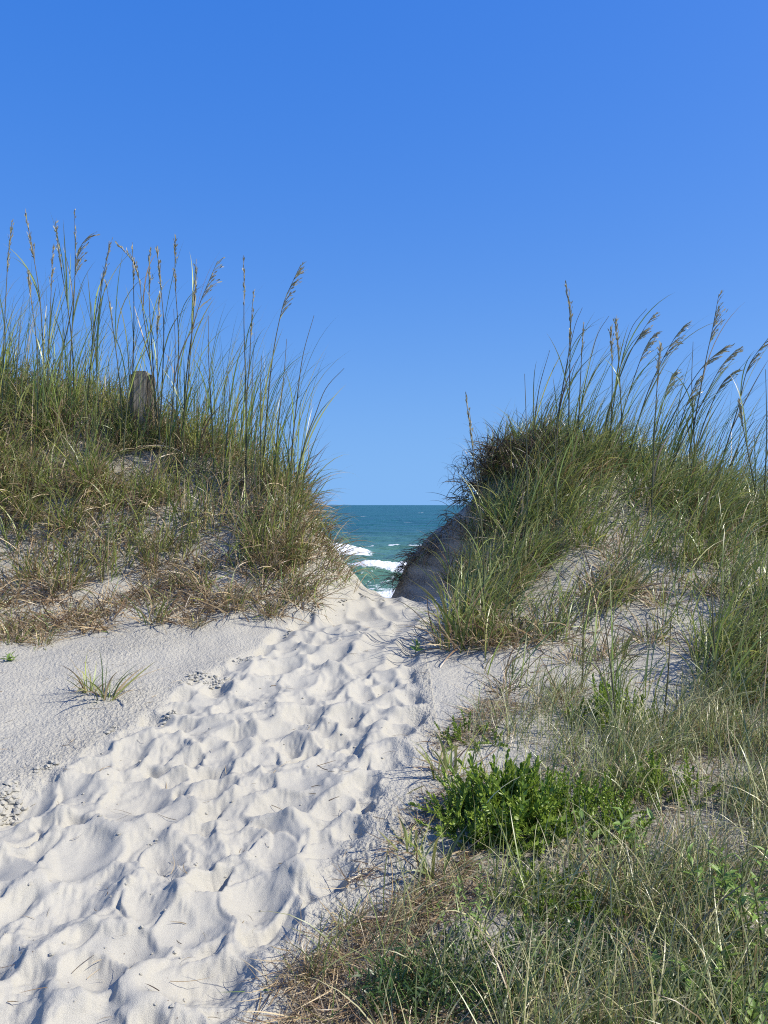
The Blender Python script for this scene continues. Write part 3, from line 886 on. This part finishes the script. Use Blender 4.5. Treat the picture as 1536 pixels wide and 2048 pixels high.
def tube(name, P, r, col, mat=M_BLADE, sides=5):
    n = len(P)
    T = np.gradient(P, axis=0); T /= np.linalg.norm(T, axis=1)[:, None]
    up = np.array([.2, 1.0, .1]); A = np.cross(T, up); A /= np.linalg.norm(A, axis=1)[:, None]; B = np.cross(T, A)
    an = np.arange(sides) / sides * 2 * pi
    V = P[:, None, :] + r[:, None, None] * (A[:, None, :] * np.cos(an)[None, :, None] + B[:, None, :] * np.sin(an)[None, :, None])
    i = np.arange(n * sides).reshape(n, sides); j = np.roll(i, -1, 1)
    q = np.stack([i[:-1], j[:-1], j[1:], i[1:]], -1).reshape(-1, 4)
    c = np.repeat(col, sides, 0) if np.ndim(col) == 2 else col
    me = mesh_np(name, V.reshape(-1, 3), quads=q, col=c)
    me.materials.append(mat)
    return me


GOLD = np.array([.40, .35, .21])


def sea_oat(tips, Y, head, label, nleaf=4, seed=0, group='sea oats on the left dune', name='sea_oat', size=1.0, hl=.26):
    rg = np.random.default_rng(900 + seed)
    pts = [at(px, py, Y) for px, py in tips][::-1]
    b = pts[0].copy()
    d = pts[0] - pts[1]
    d = d / max(abs(d[2]), .05)
    for _ in range(200):                       # run the stem down to the sand
        if b[2] <= H(b[0], b[1])[0] - .02: break
        b += np.array([d[0] * .5, 0, -1]) * .02
    P = catmull([b] + pts if np.linalg.norm(b - pts[0]) > .05 else pts, 30)
    P[:, 1] += rg.normal(0, .05) * np.linspace(0, 1, 30) ** 2
    base = P[0].copy()
    P = P - base
    L = np.sum(np.linalg.norm(np.diff(P, axis=0), axis=1))
    t = np.linspace(0, 1, 30)
    root = empty(name, tuple(base))
    tag(root, label, 'sea oat', group)
    gcol = np.array([.10, .12, .055]) * rg.uniform(.8, 1.2); dcol = np.array([.23, .185, .095])
    col = gcol[None] * (1 - t[:, None] * .8) + dcol[None] * t[:, None] * .8
    link('stem', tube('stem', P, size * (.0072 * (1 - t) + .0022), col), None, root)
    T = np.gradient(P, axis=0); T /= np.linalg.norm(T, axis=1)[:, None]
    if head:
        nb = {'tight': 24, 'comb': 24, 'thin': 13}[head]
        s = np.sort(rg.uniform(1 - hl, .985, nb))
        k = s * 29; i0 = np.clip(k.astype(int), 0, 28); f = (k - i0)[:, None]
        rt = P[i0] * (1 - f) + P[i0 + 1] * f; tg = T[i0]
        span = 1 - (s - (1 - hl)) / hl
        paths, sides, ws, cs = [], [], [], []
        for q in range(nb):
            if head == 'comb':
                d1 = tg[q] + np.array([rg.uniform(.05, .38), rg.normal(0, .16), 0])
                ln = size * rg.uniform(.13, .27) * (.4 + .6 * span[q])
                sag = np.array([.32, 0, -.38])
            else:
                sp = .09 if head == 'tight' else .05
                d1 = tg[q] + np.array([rg.normal(.03, sp), rg.normal(0, sp), 0])
                ln = size * rg.uniform(.09, .19) * (.45 + .55 * span[q])
                sag = np.array([.05, 0, -.08])
            d1 = d1 / np.linalg.norm(d1)
            u = np.linspace(0, 1, 6)[:, None]
            path = rt[q] + d1 * ln * u + sag * ln * u ** 2 * .5
            paths.append(path); sd = np.cross(d1, rg.normal(0, 1, 3)); sides.append(sd / np.linalg.norm(sd))
            ws.append(size * rg.uniform(.007, .013)); cs.append(GOLD * rg.uniform(.65, 1.35) * (np.array([.75, .9, .9]) if rg.random() < .35 else 1))
            # spikelets: flat overlapping scales hanging along the branch
            for uu in rg.uniform(.25, 1, 2):
                p0 = rt[q] + d1 * ln * uu + sag * ln * uu ** 2 * .5
                dd = d1 + sag * .7 * uu + rg.normal(0, .22, 3); dd /= np.linalg.norm(dd)
                l2 = size * rg.uniform(.03, .05)
                paths.append(p0 + dd * l2 * u); sd = np.cross(dd, rg.normal(0, 1, 3)); sides.append(sd / np.linalg.norm(sd))
                ws.append(size * rg.uniform(.008, .014)); cs.append(GOLD * rg.uniform(.6, 1.5))
        link('seed_head', ribbons('seed_head', np.array(paths), np.array(sides), np.array(ws), np.array(cs), lens=True), M_BLADE, root)
    for q in range(nleaf):
        s = rg.uniform(.12, .70); i0 = int(s * 28)
        tl = math.acos(np.clip(T[i0][2], -1, 1)); ta = math.atan2(T[i0][1], T[i0][0])
        az = rg.normal(.1, .6) if rg.random() < .72 else rg.normal(pi, .6)
        v = np.array([math.sin(tl) * math.cos(ta), math.sin(tl) * math.sin(ta)]) + .16 * np.array([math.cos(az), math.sin(az)])
        pa, sd = blade_paths(P[i0][None] , np.array([size * rg.uniform(.5, 1.0)]), np.array([math.atan2(v[1], v[0])]), np.array([np.hypot(*v)]), np.array([rg.uniform(.15, 1.25)]), np.array([rg.normal(0, .3)]), 9, rg, 1.7)
        link('leaf', ribbons('leaf', pa, sd, np.array([size * rg.uniform(.011, .018)]), pick(rg, 1, .12), TIP, .7), M_BLADE, root)
    return root


GL = 'sea oats on the left dune'
LEFT = [
    ([(50, 425), (62, 485), (80, 600), (88, 760), (86, 850)], 8.1, 'tight', 'tall sea oat with a pale bent tip, second seed head from the left picture edge'),
    ([(28, 450), (18, 530), (9, 680), (4, 850)], 8.0, 'tight', 'sea oat at the left picture edge with a slim upright head'),
    ([(109, 440), (119, 520), (136, 620), (146, 720), (148, 850)], 8.2, 'tight', 'tall sea oat leaning left between the pale bent tip and the topmost spike'),
    ([(149, 420), (150, 545), (144, 660), (137, 800)], 8.3, 'thin', 'sea oat with the topmost thin needle straight spike on the left dune'),
    ([(189, 476), (172, 484), (156, 520), (146, 610), (118, 740), (112, 830)], 8.2, 'comb', 'sea oat with its head folded over to the right like a hook'),
    ([(224, 492), (208, 560), (192, 640), (180, 740), (172, 850)], 8.1, 'tight', 'sea oat with a broad feathery head leaning right, beside the hooked head'),
    ([(233, 487), (262, 520), (276, 560), (284, 620), (300, 720), (312, 820)], 8.0, 'tight', 'sea oat with a golden head bent sharply left above the wooden post'),
    ([(265, 485), (267, 560), (268, 640), (265, 780), (266, 850)], 8.0, 'thin', 'upright thin sea oat directly above the wooden post'),
    ([(298, 497), (296, 560), (299, 640), (306, 740), (312, 860)], 7.9, 'tight', 'slim dark sea oat just right of the wooden post'),
    ([(316, 497), (321, 560), (328, 640), (326, 740), (318, 880)], 7.9, 'tight', 'pale headed sea oat, second right of the wooden post'),
    ([(350, 475), (350, 560), (357, 680), (354, 790), (352, 880)], 7.9, 'tight', 'straight sea oat with the tallest tip right of the wooden post'),
    ([(390, 516), (388, 590), (382, 680), (374, 780), (362, 880)], 7.8, 'tight', 'sea oat with a straight golden head beside the one nodding right'),
    ([(432, 518), (415, 560), (396, 610), (382, 670), (370, 780), (366, 890)], 7.8, 'comb', 'sea oat with its head nodding right, left of the wide sky gap'),
    ([(491, 518), (491, 580), (490, 660), (492, 760), (493, 880)], 7.6, 'thin', 'taller of the two upright sea oats standing close together against the open sky'),
    ([(506, 580), (502, 650), (499, 720), (493, 800), (492, 880)], 7.6, 'thin', 'shorter of the two upright sea oats standing close together against the open sky'),
    ([(603, 533), (585, 570), (568, 610), (550, 690), (538, 780), (528, 900)], 7.5, 'comb', 'lone tall sea oat bowing right with a dark feathery head above the gap'),
    ([(416, 630), (416, 700), (420, 780), (426, 880)], 7.7, None, 'headless dark stalk with one long leaf pointing right'),
    ([(572, 675), (566, 760), (558, 830), (552, 910)], 7.5, None, 'leafy green stalk beside the lone bowing sea oat'),
    ([(628, 630), (606, 710), (594, 800), (584, 900)], 7.4, None, 'slender leaning stalk right of the lone bowing sea oat'),
    ([(688, 735), (652, 775), (630, 830), (606, 900)], 7.3, None, 'stalk leaning furthest right over the gap from the left dune'),
    ([(56, 543), (64, 610), (74, 700), (76, 850)], 7.9, 'tight', 'shorter golden headed sea oat below the pale bent tip'),
    ([(106, 490), (102, 580), (98, 680), (92, 840)], 8.0, 'tight', 'sea oat with a dull green head crossing behind the left leaning one'),
    ([(184, 605), (190, 680), (196, 780), (200, 860)], 8.0, None, 'short leafy stalk left of the wooden post'),
    ([(220, 575), (230, 660), (240, 760), (246, 860)], 7.9, 'thin', 'thin pale spike just left of the wooden post'),
    ([(318, 590), (314, 680), (316, 790), (320, 880)], 7.8, 'tight', 'short pale seed head rising beside the post, under the taller ones'),
    ([(455, 735), (460, 800), (452, 900)], 7.5, None, 'short brown stalk between the headless dark stalk and the pair'),
    ([(522, 710), (520, 800), (522, 920)], 7.4, None, 'short dark stalk left of the lone bowing sea oat'),
    ([(40, 640), (34, 720), (30, 860)], 7.8, None, 'leafy blue green stalk near the left picture edge'),
    ([(350, 620), (352, 700), (346, 800), (340, 890)], 7.7, None, 'green leafy stalk in front of the straight tall sea oat'),
    ([(276, 655), (262, 740), (250, 860)], 7.6, None, 'dark stalk leaning across the face of the wooden post'),
]
for i, (t, Y, hd, lab) in enumerate(LEFT):
    sea_oat(t, Y, hd, lab, nleaf=random.choice([4, 5, 6]), seed=i, group=GL)
GR = 'sea oats on the right dune'
RIGHT = [
    ([(1132, 574), (1140, 645), (1139, 760), (1136, 900)], 7.9, 'tight', 'tallest pale sea oat at the left end of the right dune row'),
    ([(1143, 615), (1138, 710), (1120, 810), (1113, 900)], 8.0, 'thin', 'thin sea oat just behind the tallest pale one'),
    ([(1165, 615), (1148, 660), (1128, 760), (1112, 860)], 8.1, None, 'dark leafy stalk curving right behind the tallest pale sea oat'),
    ([(1164, 655), (1160, 760), (1156, 880)], 7.9, 'thin', 'short straight sea oat right of the tallest pale one'),
    ([(1218, 632), (1195, 670), (1176, 740), (1158, 830), (1145, 900)], 8.1, None, 'long bare stalk arcing right before the white paired heads'),
    ([(1228, 645), (1235, 710), (1243, 840), (1241, 940)], 7.8, 'tight', 'right one of the two white paired seed heads'),
    ([(1224, 657), (1226, 760), (1220, 900)], 7.8, 'tight', 'left one of the two white paired seed heads'),
    ([(1290, 620), (1258, 665), (1233, 770), (1218, 880)], 8.1, None, 'sharp dark stalk with a bare tip above the white paired heads'),
    ([(1306, 630), (1283, 665), (1253, 720), (1218, 820), (1205, 900)], 8.1, 'comb', 'sea oat with a small feathery head, first nodding one right of the white pair'),
    ([(1312, 665), (1288, 705), (1248, 820), (1230, 900)], 8.0, 'comb', 'sea oat with a slim nodding head, second right of the white pair'),
    ([(1362, 655), (1338, 690), (1298, 775), (1268, 870), (1255, 920)], 8.0, 'comb', 'sea oat with a dense brown head nodding in the middle of the right dune row'),
    ([(1435, 590), (1423, 660), (1408, 735), (1383, 880), (1370, 980)], 7.8, 'comb', 'tallest straight sea oat with a brown feathery head right of the middle'),
    ([(1452, 692), (1408, 730), (1368, 790), (1323, 885), (1310, 950)], 7.9, 'comb', 'sea oat with a flag like head swept right, crossing the tallest straight one'),
    ([(1476, 698), (1443, 735), (1398, 820), (1348, 920), (1335, 980)], 7.8, 'comb', 'sea oat with the fullest swept head, right of the flag like one'),
    ([(1464, 745), (1438, 775), (1403, 860), (1373, 975)], 7.7, 'comb', 'lower sea oat with a swept head beneath the fullest one'),
    ([(1532, 676), (1493, 735), (1473, 820), (1433, 960)], 7.7, 'comb', 'rightmost long sea oat with a loose head reaching the picture edge'),
    ([(1316, 698), (1313, 750), (1308, 860), (1303, 1035)], 7.0, 'tight', 'straight green sea oat standing in front of the leaning ones'),
    ([(933, 790), (943, 870), (960, 1010), (968, 1150), (962, 1270)], 5.75, 'tight', 'lone upright sea oat at the left end of the right dune beside the gap'),
    ([(1482, 800), (1490, 860), (1513, 995)], 7.3, 'tight', 'pale seed head leaning left near the right picture edge'),
    ([(1383, 685), (1382, 770), (1388, 880), (1390, 960)], 8.0, None, 'bare straight dark stalk left of the tallest brown head'),
    ([(1350, 745), (1330, 800), (1308, 880), (1290, 960)], 7.9, 'comb', 'short nodding sea oat behind the straight green one'),
    ([(1052, 745), (1054, 850), (1055, 1000), (1050, 1080)], 7.0, None, 'straight pale green stalk in front of the dark dune top'),
    ([(1108, 830), (1112, 920), (1113, 1060)], 6.9, None, 'pale stalk before the dune top, right of the straight pale green one'),
    ([(1210, 1180), (1219, 1280), (1230, 1400), (1240, 1560)], 4.1, None, 'thick upright green stalk in the foreground before the bare sand'),
    ([(1418, 1130), (1424, 1230), (1430, 1330), (1432, 1420)], 4.6, None, 'dark brown upright stalk on the right slope'),
    ([(1330, 1220), (1331, 1350), (1322, 1480), (1315, 1560)], 4.2, None, 'slim upright green stalk between the thick one and the dark brown one'),
    ([(1163, 1230), (1165, 1330), (1160, 1420)], 4.8, None, 'thin upright stalk left of the thick foreground one'),
    ([(1395, 760), (1370, 820), (1345, 900), (1330, 980)], 8.0, 'comb', 'sea oat with a small head half hidden behind the swept ones'),
    ([(1100, 700), (1078, 780), (1066, 880)], 8.1, None, 'first thin leaning stalk rising at the left shoulder of the right dune'),
    ([(1527, 740), (1530, 800), (1532, 880), (1528, 1010)], 7.2, None, 'dark stem cut by the right picture edge above the grass'),
    ([(1500, 840), (1470, 900), (1440, 990)], 7.6, None, 'leaning stalk low beside the right picture edge'),
]
for i, (t, Y, hd, lab) in enumerate(RIGHT):
    sea_oat(t, Y, hd, lab, nleaf=random.choice([3, 4, 5]), seed=100 + i, group=GR, size=1.0 if Y > 6.5 else .8)

# ------------------------------------------------------------------ tufts that stand by themselves
SINGLE = [
    (207, 1402, 'sparse', 1.0, 'small green tuft alone on the pitted sand left of the path'),
    (178, 1385, 'sparse', .7, 'dry leaning tuft touching the lone green one on the pitted sand'),
    (930, 1290, 'upright', 1.15, 'tall green tussock at the foot of the right dune beside the path end'),
    (975, 1285, 'upright', .85, 'shorter green tussock right of the tall one beside the path end'),
    (905, 1545, 'sparse', 1.0, 'tall thin tuft with brown stems at the right path edge above the green shrub'),
    (885, 1560, 'sparse', .8, 'low tuft leaning over the sand, left of the brown stemmed one'),
    (825, 1700, 'sparse', .75, 'tuft on the sand left of the green shrub'),
    (865, 1750, 'sparse', .8, 'straw coloured upright tuft below the green shrub'),
    (705, 1850, 'low', .42, 'brown tuft at the right path edge in the foreground'),
    (610, 1960, 'low', .4, 'grey straw tuft nearest the path in the foreground'),
    (25, 1285, 'low', .9, 'low green tuft at the left picture edge under the left dune'),
    (85, 1290, 'low', .7, 'thin tuft at the foot of the left dune above the pitted sand'),
    (310, 1240, 'low', 1.1, 'spreading tuft with yellow blades at the middle of the left dune foot'),
    (460, 1220, 'low', 1.2, 'spreading straw tuft at the left dune foot near the path'),
    (600, 1205, 'low', 1.0, 'brown curled tuft at the left dune foot where the path narrows'),
    (395, 1255, 'low', .5, 'few brown stubble stems on the sand below the left dune'),
]
for px, py, k, s, lab in SINGLE:
    p = ground(px, py)
    place_tussock(k, p[0], p[1], s, lab, rot=random.uniform(-.6, .6), tuft='grass_tuft')

# ------------------------------------------------------------------ wooden post behind the left dune
Yp = 8.1


def box_mesh(name, x0, x1, y0, y1, z0, z1, rough=.004, seg=14, bev=.008, taper=0.0):
    bm = bmesh.new()
    bmesh.ops.create_cube(bm, size=1)
    for v in bm.verts:
        v.co.x = (x0 + x1) / 2 + v.co.x * (x1 - x0); v.co.y = (y0 + y1) / 2 + v.co.y * (y1 - y0); v.co.z = (z0 + z1) / 2 + v.co.z * (z1 - z0)
    bmesh.ops.bevel(bm, geom=[e for e in bm.edges], offset=bev, segments=2, affect='EDGES')
    es = [e for e in bm.edges if abs(e.verts[0].co.z - e.verts[1].co.z) > .3]
    bmesh.ops.subdivide_edges(bm, edges=es, cuts=seg)
    rr = random.Random(3)
    for v in bm.verts:
        v.co.x += rr.uniform(-rough, rough); v.co.y += rr.uniform(-rough, rough)
        if v.co.z > z1 - .03: v.co.z += rr.uniform(-.012, .006)
    me = bpy.data.meshes.new(name); bm.to_mesh(me); bm.free()
    return me


pa = at(262, 755, Yp); pb = at(308, 755, Yp); top = at(285, 745, Yp)[2]
xc = (pa[0] + pb[0]) / 2; hw = (pb[0] - pa[0]) / 2
zb = H(xc, Yp)[0] - .3
post = empty('wooden_post', (xc, Yp, zb))
tag(post, 'weathered square wooden post half buried in grass on top of the left dune', 'post')
hgt = top - zb
link('post_core', box_mesh('post_core', -hw * .62, hw * .55, -.085, .085, 0, hgt), M_WOODC, post)
link('side_plank', box_mesh('side_plank', -hw, -hw * .63, -.06, .06, .02, hgt - .03), M_WOODD, post)
link('side_plank', box_mesh('side_plank', hw * .56, hw, -.062, .058, .03, hgt - .035), M_WOODD, post)

# ------------------------------------------------------------------ shrubs: upright sprigs of small leaves
def leaf_mesh(name, L, w, fold, mat, bend=.25):
    u = [0, .18, .45, .75, 1.0]; ww = [.08, .7, 1.0, .62, 0]
    V, q = [], []
    for k in range(5):
        x = L * u[k]; z = -bend * L * u[k] ** 2
        V += [(x, -w / 2 * ww[k], z + fold * w * ww[k]), (x, 0, z), (x, w / 2 * ww[k], z + fold * w * ww[k])]
    for k in range(4):
        a = 3 * k
        q += [(a, a + 1, a + 4, a + 3), (a + 1, a + 2, a + 5, a + 4)]
    me = mesh_np(name, V, quads=np.array(q)); me.materials.append(mat)
    return me


def sprig_mesh(name, seed, h, nl, L, w, mat):
    """a leafy upright shoot: stem and alternate leaves in one mesh"""
    rg = np.random.default_rng(seed)
    V, Q = [], []
    s0 = 0
    lean = rg.normal(0, .15, 2)
    for k in range(4):      # stem as a thin three-sided column
        for j in range(3):
            a = j * 2.094; t = k / 3
            V.append((.003 * math.cos(a) + lean[0] * t * t * h, .003 * math.sin(a) + lean[1] * t * t * h, h * t))
    for k in range(3):
        for j in range(3):
            Q.append((3 * k + j, 3 * k + (j + 1) % 3, 3 * k + 3 + (j + 1) % 3, 3 * k + 3 + j))
    u = [0, .22, .55, 1.0]; ww = [.1, .85, .95, .05]
    for i in range(nl):
        t = .15 + .85 * (i + rg.random() * .5) / nl
        az = i * 2.4 + rg.normal(0, .3); el = rg.uniform(.25, 1.1) if t < .9 else rg.uniform(.9, 1.4)
        l = L * rg.uniform(.7, 1.2) * (1.1 - .5 * t ** 4); wd = w * rg.uniform(.8, 1.2)
        o = np.array([lean[0] * t * t * h, lean[1] * t * t * h, h * t])
        d = np.array([math.cos(az) * math.cos(el), math.sin(az) * math.cos(el), math.sin(el)])
        s = np.array([-math.sin(az), math.cos(az), 0]); nrm = np.cross(d, s)
        b = len(V)
        for k in range(4):
            c = o + d * l * u[k] + nrm * (.25 * l * u[k] ** 2)
            e = s * wd * .5 * ww[k] + nrm * (-.25 * wd * ww[k])
            V += [tuple(c - e * np.array([1, 1, 1]) - 2 * 0 * nrm), tuple(c), tuple(c + s * wd * .5 * ww[k] - nrm * .25 * wd * ww[k])]
        for k in range(3):
            a = b + 3 * k
            Q += [(a, a + 1, a + 4, a + 3), (a + 1, a + 2, a + 5, a + 4)]
    me = mesh_np(name, V, quads=np.array(Q)); me.materials.append(mat)
    return me


SPRIGS = [sprig_mesh('sprig', 400 + i, .22, 36, .026, .0105, M_SHRUB) for i in range(8)]


def shrub(px, py, rx, ry, h, n, label, seed):
    """a low mound of sprigs with an uneven outline"""
    rg = random.Random(seed)
    c = ground(px, py)
    root = empty('shrub', tuple(c))
    tag(root, label, 'shrub', 'low green shrubs beside the path')
    for i in range(n):
        a = rg.uniform(0, 2 * pi); rr = math.sqrt(rg.random())
        x = c[0] + rx * rr * math.cos(a); y = c[1] + ry * rr * math.sin(a)
        z = H(x, y)[0]
        o = bpy.data.objects.new('sprig', rg.choice(SPRIGS)); COL.objects.link(o); o.parent = root
        hh = h * (1 - .55 * rr * rr) * rg.uniform(.7, 1.15)
        o.location = (x - c[0], y - c[1], z - c[2] - .01)
        sc = hh / .22
        wd = max(.75, min(1.25, sc))
        o.scale = (wd, wd, sc)
        o.rotation_euler = (rg.gauss(0, .45) - .6 * rr * math.sin(a), rg.gauss(0, .45) + .6 * rr * math.cos(a), rg.uniform(0, 6.28))


for a in SHRUBS:
    shrub(*a)

LEAF = [leaf_mesh('leaf', .085, .034, .22, M_BROAD, b) for b in (.1, .3, .5)]
SLIM = [leaf_mesh('leaf', .06, .017, .25, M_BROAD, b) for b in (.05, .25, .45)]
M_STEM = mat_leaf('green_stem', (.10, .15, .04), (.14, .17, .06), .1)


def leafy_plant(px, py, label, seed, nstem, h, nl, leaves, spread, size=1.0, name='leafy_plant'):
    rg = random.Random(seed)
    c = ground(px, py)
    root = empty(name, tuple(c))
    tag(root, label, 'plant')
    for s in range(nstem):
        a = rg.uniform(0, 2 * pi); q = spread * math.sqrt(rg.random()) if nstem > 1 else 0
        x0, y0 = q * math.cos(a), q * math.sin(a)
        hh = h * rg.uniform(.7, 1.1)
        lx, ly = x0 * .6 + rg.gauss(0, .03), y0 * .6 + rg.gauss(0, .03)
        z0 = H(c[0] + x0, c[1] + y0)[0] - c[2]
        t = np.linspace(0, 1, 7)
        P = np.stack([x0 + lx * t ** 1.5, y0 + ly * t ** 1.5, z0 - .01 + hh * t], -1)
        link('stem', tube('stem', P, .004 * size * (1 - .6 * t), np.array([.1, .14, .05]), M_STEM), None, root)
        for i in range(nl):
            u = .2 + .8 * (i + .5) / nl
            p = P[0] * 0 + np.array([np.interp(u, t, P[:, 0]), np.interp(u, t, P[:, 1]), np.interp(u, t, P[:, 2])])
            o = bpy.data.objects.new('leaf', rg.choice(leaves)); COL.objects.link(o); o.parent = root
            o.location = tuple(p)
            k = size * rg.uniform(.7, 1.15) * (1.1 - .35 * u)
            o.scale = (k, k, k)
            el = rg.uniform(.15, .75) + .55 * u ** 3
            o.rotation_euler = (rg.gauss(0, .3), -el, i * 2.4 + s + rg.gauss(0, .3))


leafy_plant(1445, 2085, 'broad leaved light green plant in the lower right picture corner', 21, 8, .17, 11, LEAF, .14, .85)
leafy_plant(1515, 1890, 'upright bright green plant at the right picture edge', 22, 16, .26, 12, SLIM, .17, 1.15)
leafy_plant(1235, 1730, 'small plant with round pale leaves in the grass right of the largest shrub', 23, 5, .20, 7, LEAF, .07, .75)
leafy_plant(832, 1302, 'tiny green seedling on the sand at the right edge of the path', 24, 3, .05, 4, LEAF, .03, .8, 'seedling')
leafy_plant(16, 1322, 'tiny round leaved seedling on the sand at the left picture edge', 25, 3, .03, 4, LEAF, .03, .8, 'seedling')
leafy_plant(940, 1890, 'feathery dark herb standing in the dry litter', 26, 9, .22, 14, SLIM, .08, .55)

# fine green herb carpets in the foreground
hp = []
for px, py, rx, ry, n in [(960, 1985, .28, .14, 900), (880, 2030, .25, .12, 600), (1130, 1930, .2, .14, 600), (1270, 1960, .25, .15, 600), (1500, 1960, .2, .15, 500), (790, 2020, .15, .1, 300)]:
    c = ground(px, py)
    a = hr.uniform(0, 2 * pi, n); q = np.sqrt(hr.random(n))
    x = c[0] + rx * q * np.cos(a); y = c[1] + ry * q * np.sin(a)
    hp.append(np.stack([x, y, H(x, y) + hr.uniform(0, .09, n)], -1))
hp = np.concatenate(hp); n = len(hp)
P, sd = blade_paths(hp, hr.uniform(.02, .05, n), hr.uniform(0, 6.28, n), hr.uniform(.2, 1.2, n), hr.uniform(0, .8, n), hr.normal(0, .3, n), 3, hr)
o = link('fine_herb', ribbons('fine_herb', P, sd, hr.uniform(.004, .008, n), np.array([.065, .12, .03]) * hr.uniform(.6, 1.3, (n, 1)), lens=True), M_BLADE)
tag(o, 'fine leaved green herb carpet in the near right foreground', None, None, 'stuff')

# ------------------------------------------------------------------ crumbs of crusted sand and scattered plant bits on the path
ico_v = np.array([(-1, 1.618, 0), (1, 1.618, 0), (-1, -1.618, 0), (1, -1.618, 0), (0, -1, 1.618), (0, 1, 1.618), (0, -1, -1.618), (0, 1, -1.618), (1.618, 0, -1), (1.618, 0, 1), (-1.618, 0, -1), (-1.618, 0, 1)]) / 1.9
ico_f = np.array([(0, 11, 5), (0, 5, 1), (0, 1, 7), (0, 7, 10), (0, 10, 11), (1, 5, 9), (5, 11, 4), (11, 10, 2), (10, 7, 6), (7, 1, 8), (3, 9, 4), (3, 4, 2), (3, 2, 6), (3, 6, 8), (3, 8, 9), (4, 9, 5), (2, 4, 11), (6, 2, 10), (8, 6, 7), (9, 8, 1)])
surf = np.stack([xs, ys, zs], -1)
inn = (ys > 1.9) & (ys < 7) & (np.abs(TT.ravel()) < 1)
sidx = np.where(inn & (edge > .25) & (perlin(xs * 3.1, ys * 3.1) > .15) & (PX < np.interp(PY, PATH_Y, PATH_L) + 90))[0]
pidx = np.where(inn & (pm > .5))[0]
ch = np.concatenate([hr.choice(sidx, 620), hr.choice(pidx, 170)])
V, T3 = [], []
for i, k in enumerate(ch):
    s = hr.uniform(.003, .016) * (1 if i < 620 else .5)
    v = ico_v * s * hr.uniform(.6, 1.3, (12, 1)) * np.array([1.2, 1, .75])
    V.append(v + surf[k] + [0, 0, s * .3]); T3.append(ico_f + 12 * i)
o = link('sand_crumbs', mesh_np('sand_crumbs', np.concatenate(V), tris=np.concatenate(T3), smooth=False, attrs={'crust': np.zeros(12 * len(ch)), 'humus_shade': np.zeros(12 * len(ch))}), M_SAND)
tag(o, 'crumbs of broken sand crust along the path edges', None, None, 'stuff')
ch = np.concatenate([hr.choice(pidx, 130), hr.choice(np.where(inn & (pm < .5) & (ys < 6))[0], 260)])
n = len(ch)
P, sd = blade_paths(surf[ch] + [0, 0, .006], hr.uniform(.03, .14, n), hr.uniform(0, 6.28, n), hr.uniform(1.35, 1.6, n), hr.normal(0, .25, n), hr.normal(0, 1.2, n), 5, hr)
o = link('plant_debris', ribbons('plant_debris', P, sd, hr.uniform(.002, .005, n), pick(hr, n, 1.0) * .7), M_BLADE)
tag(o, 'scattered dead stems and twigs lying on the sand', None, None, 'stuff')
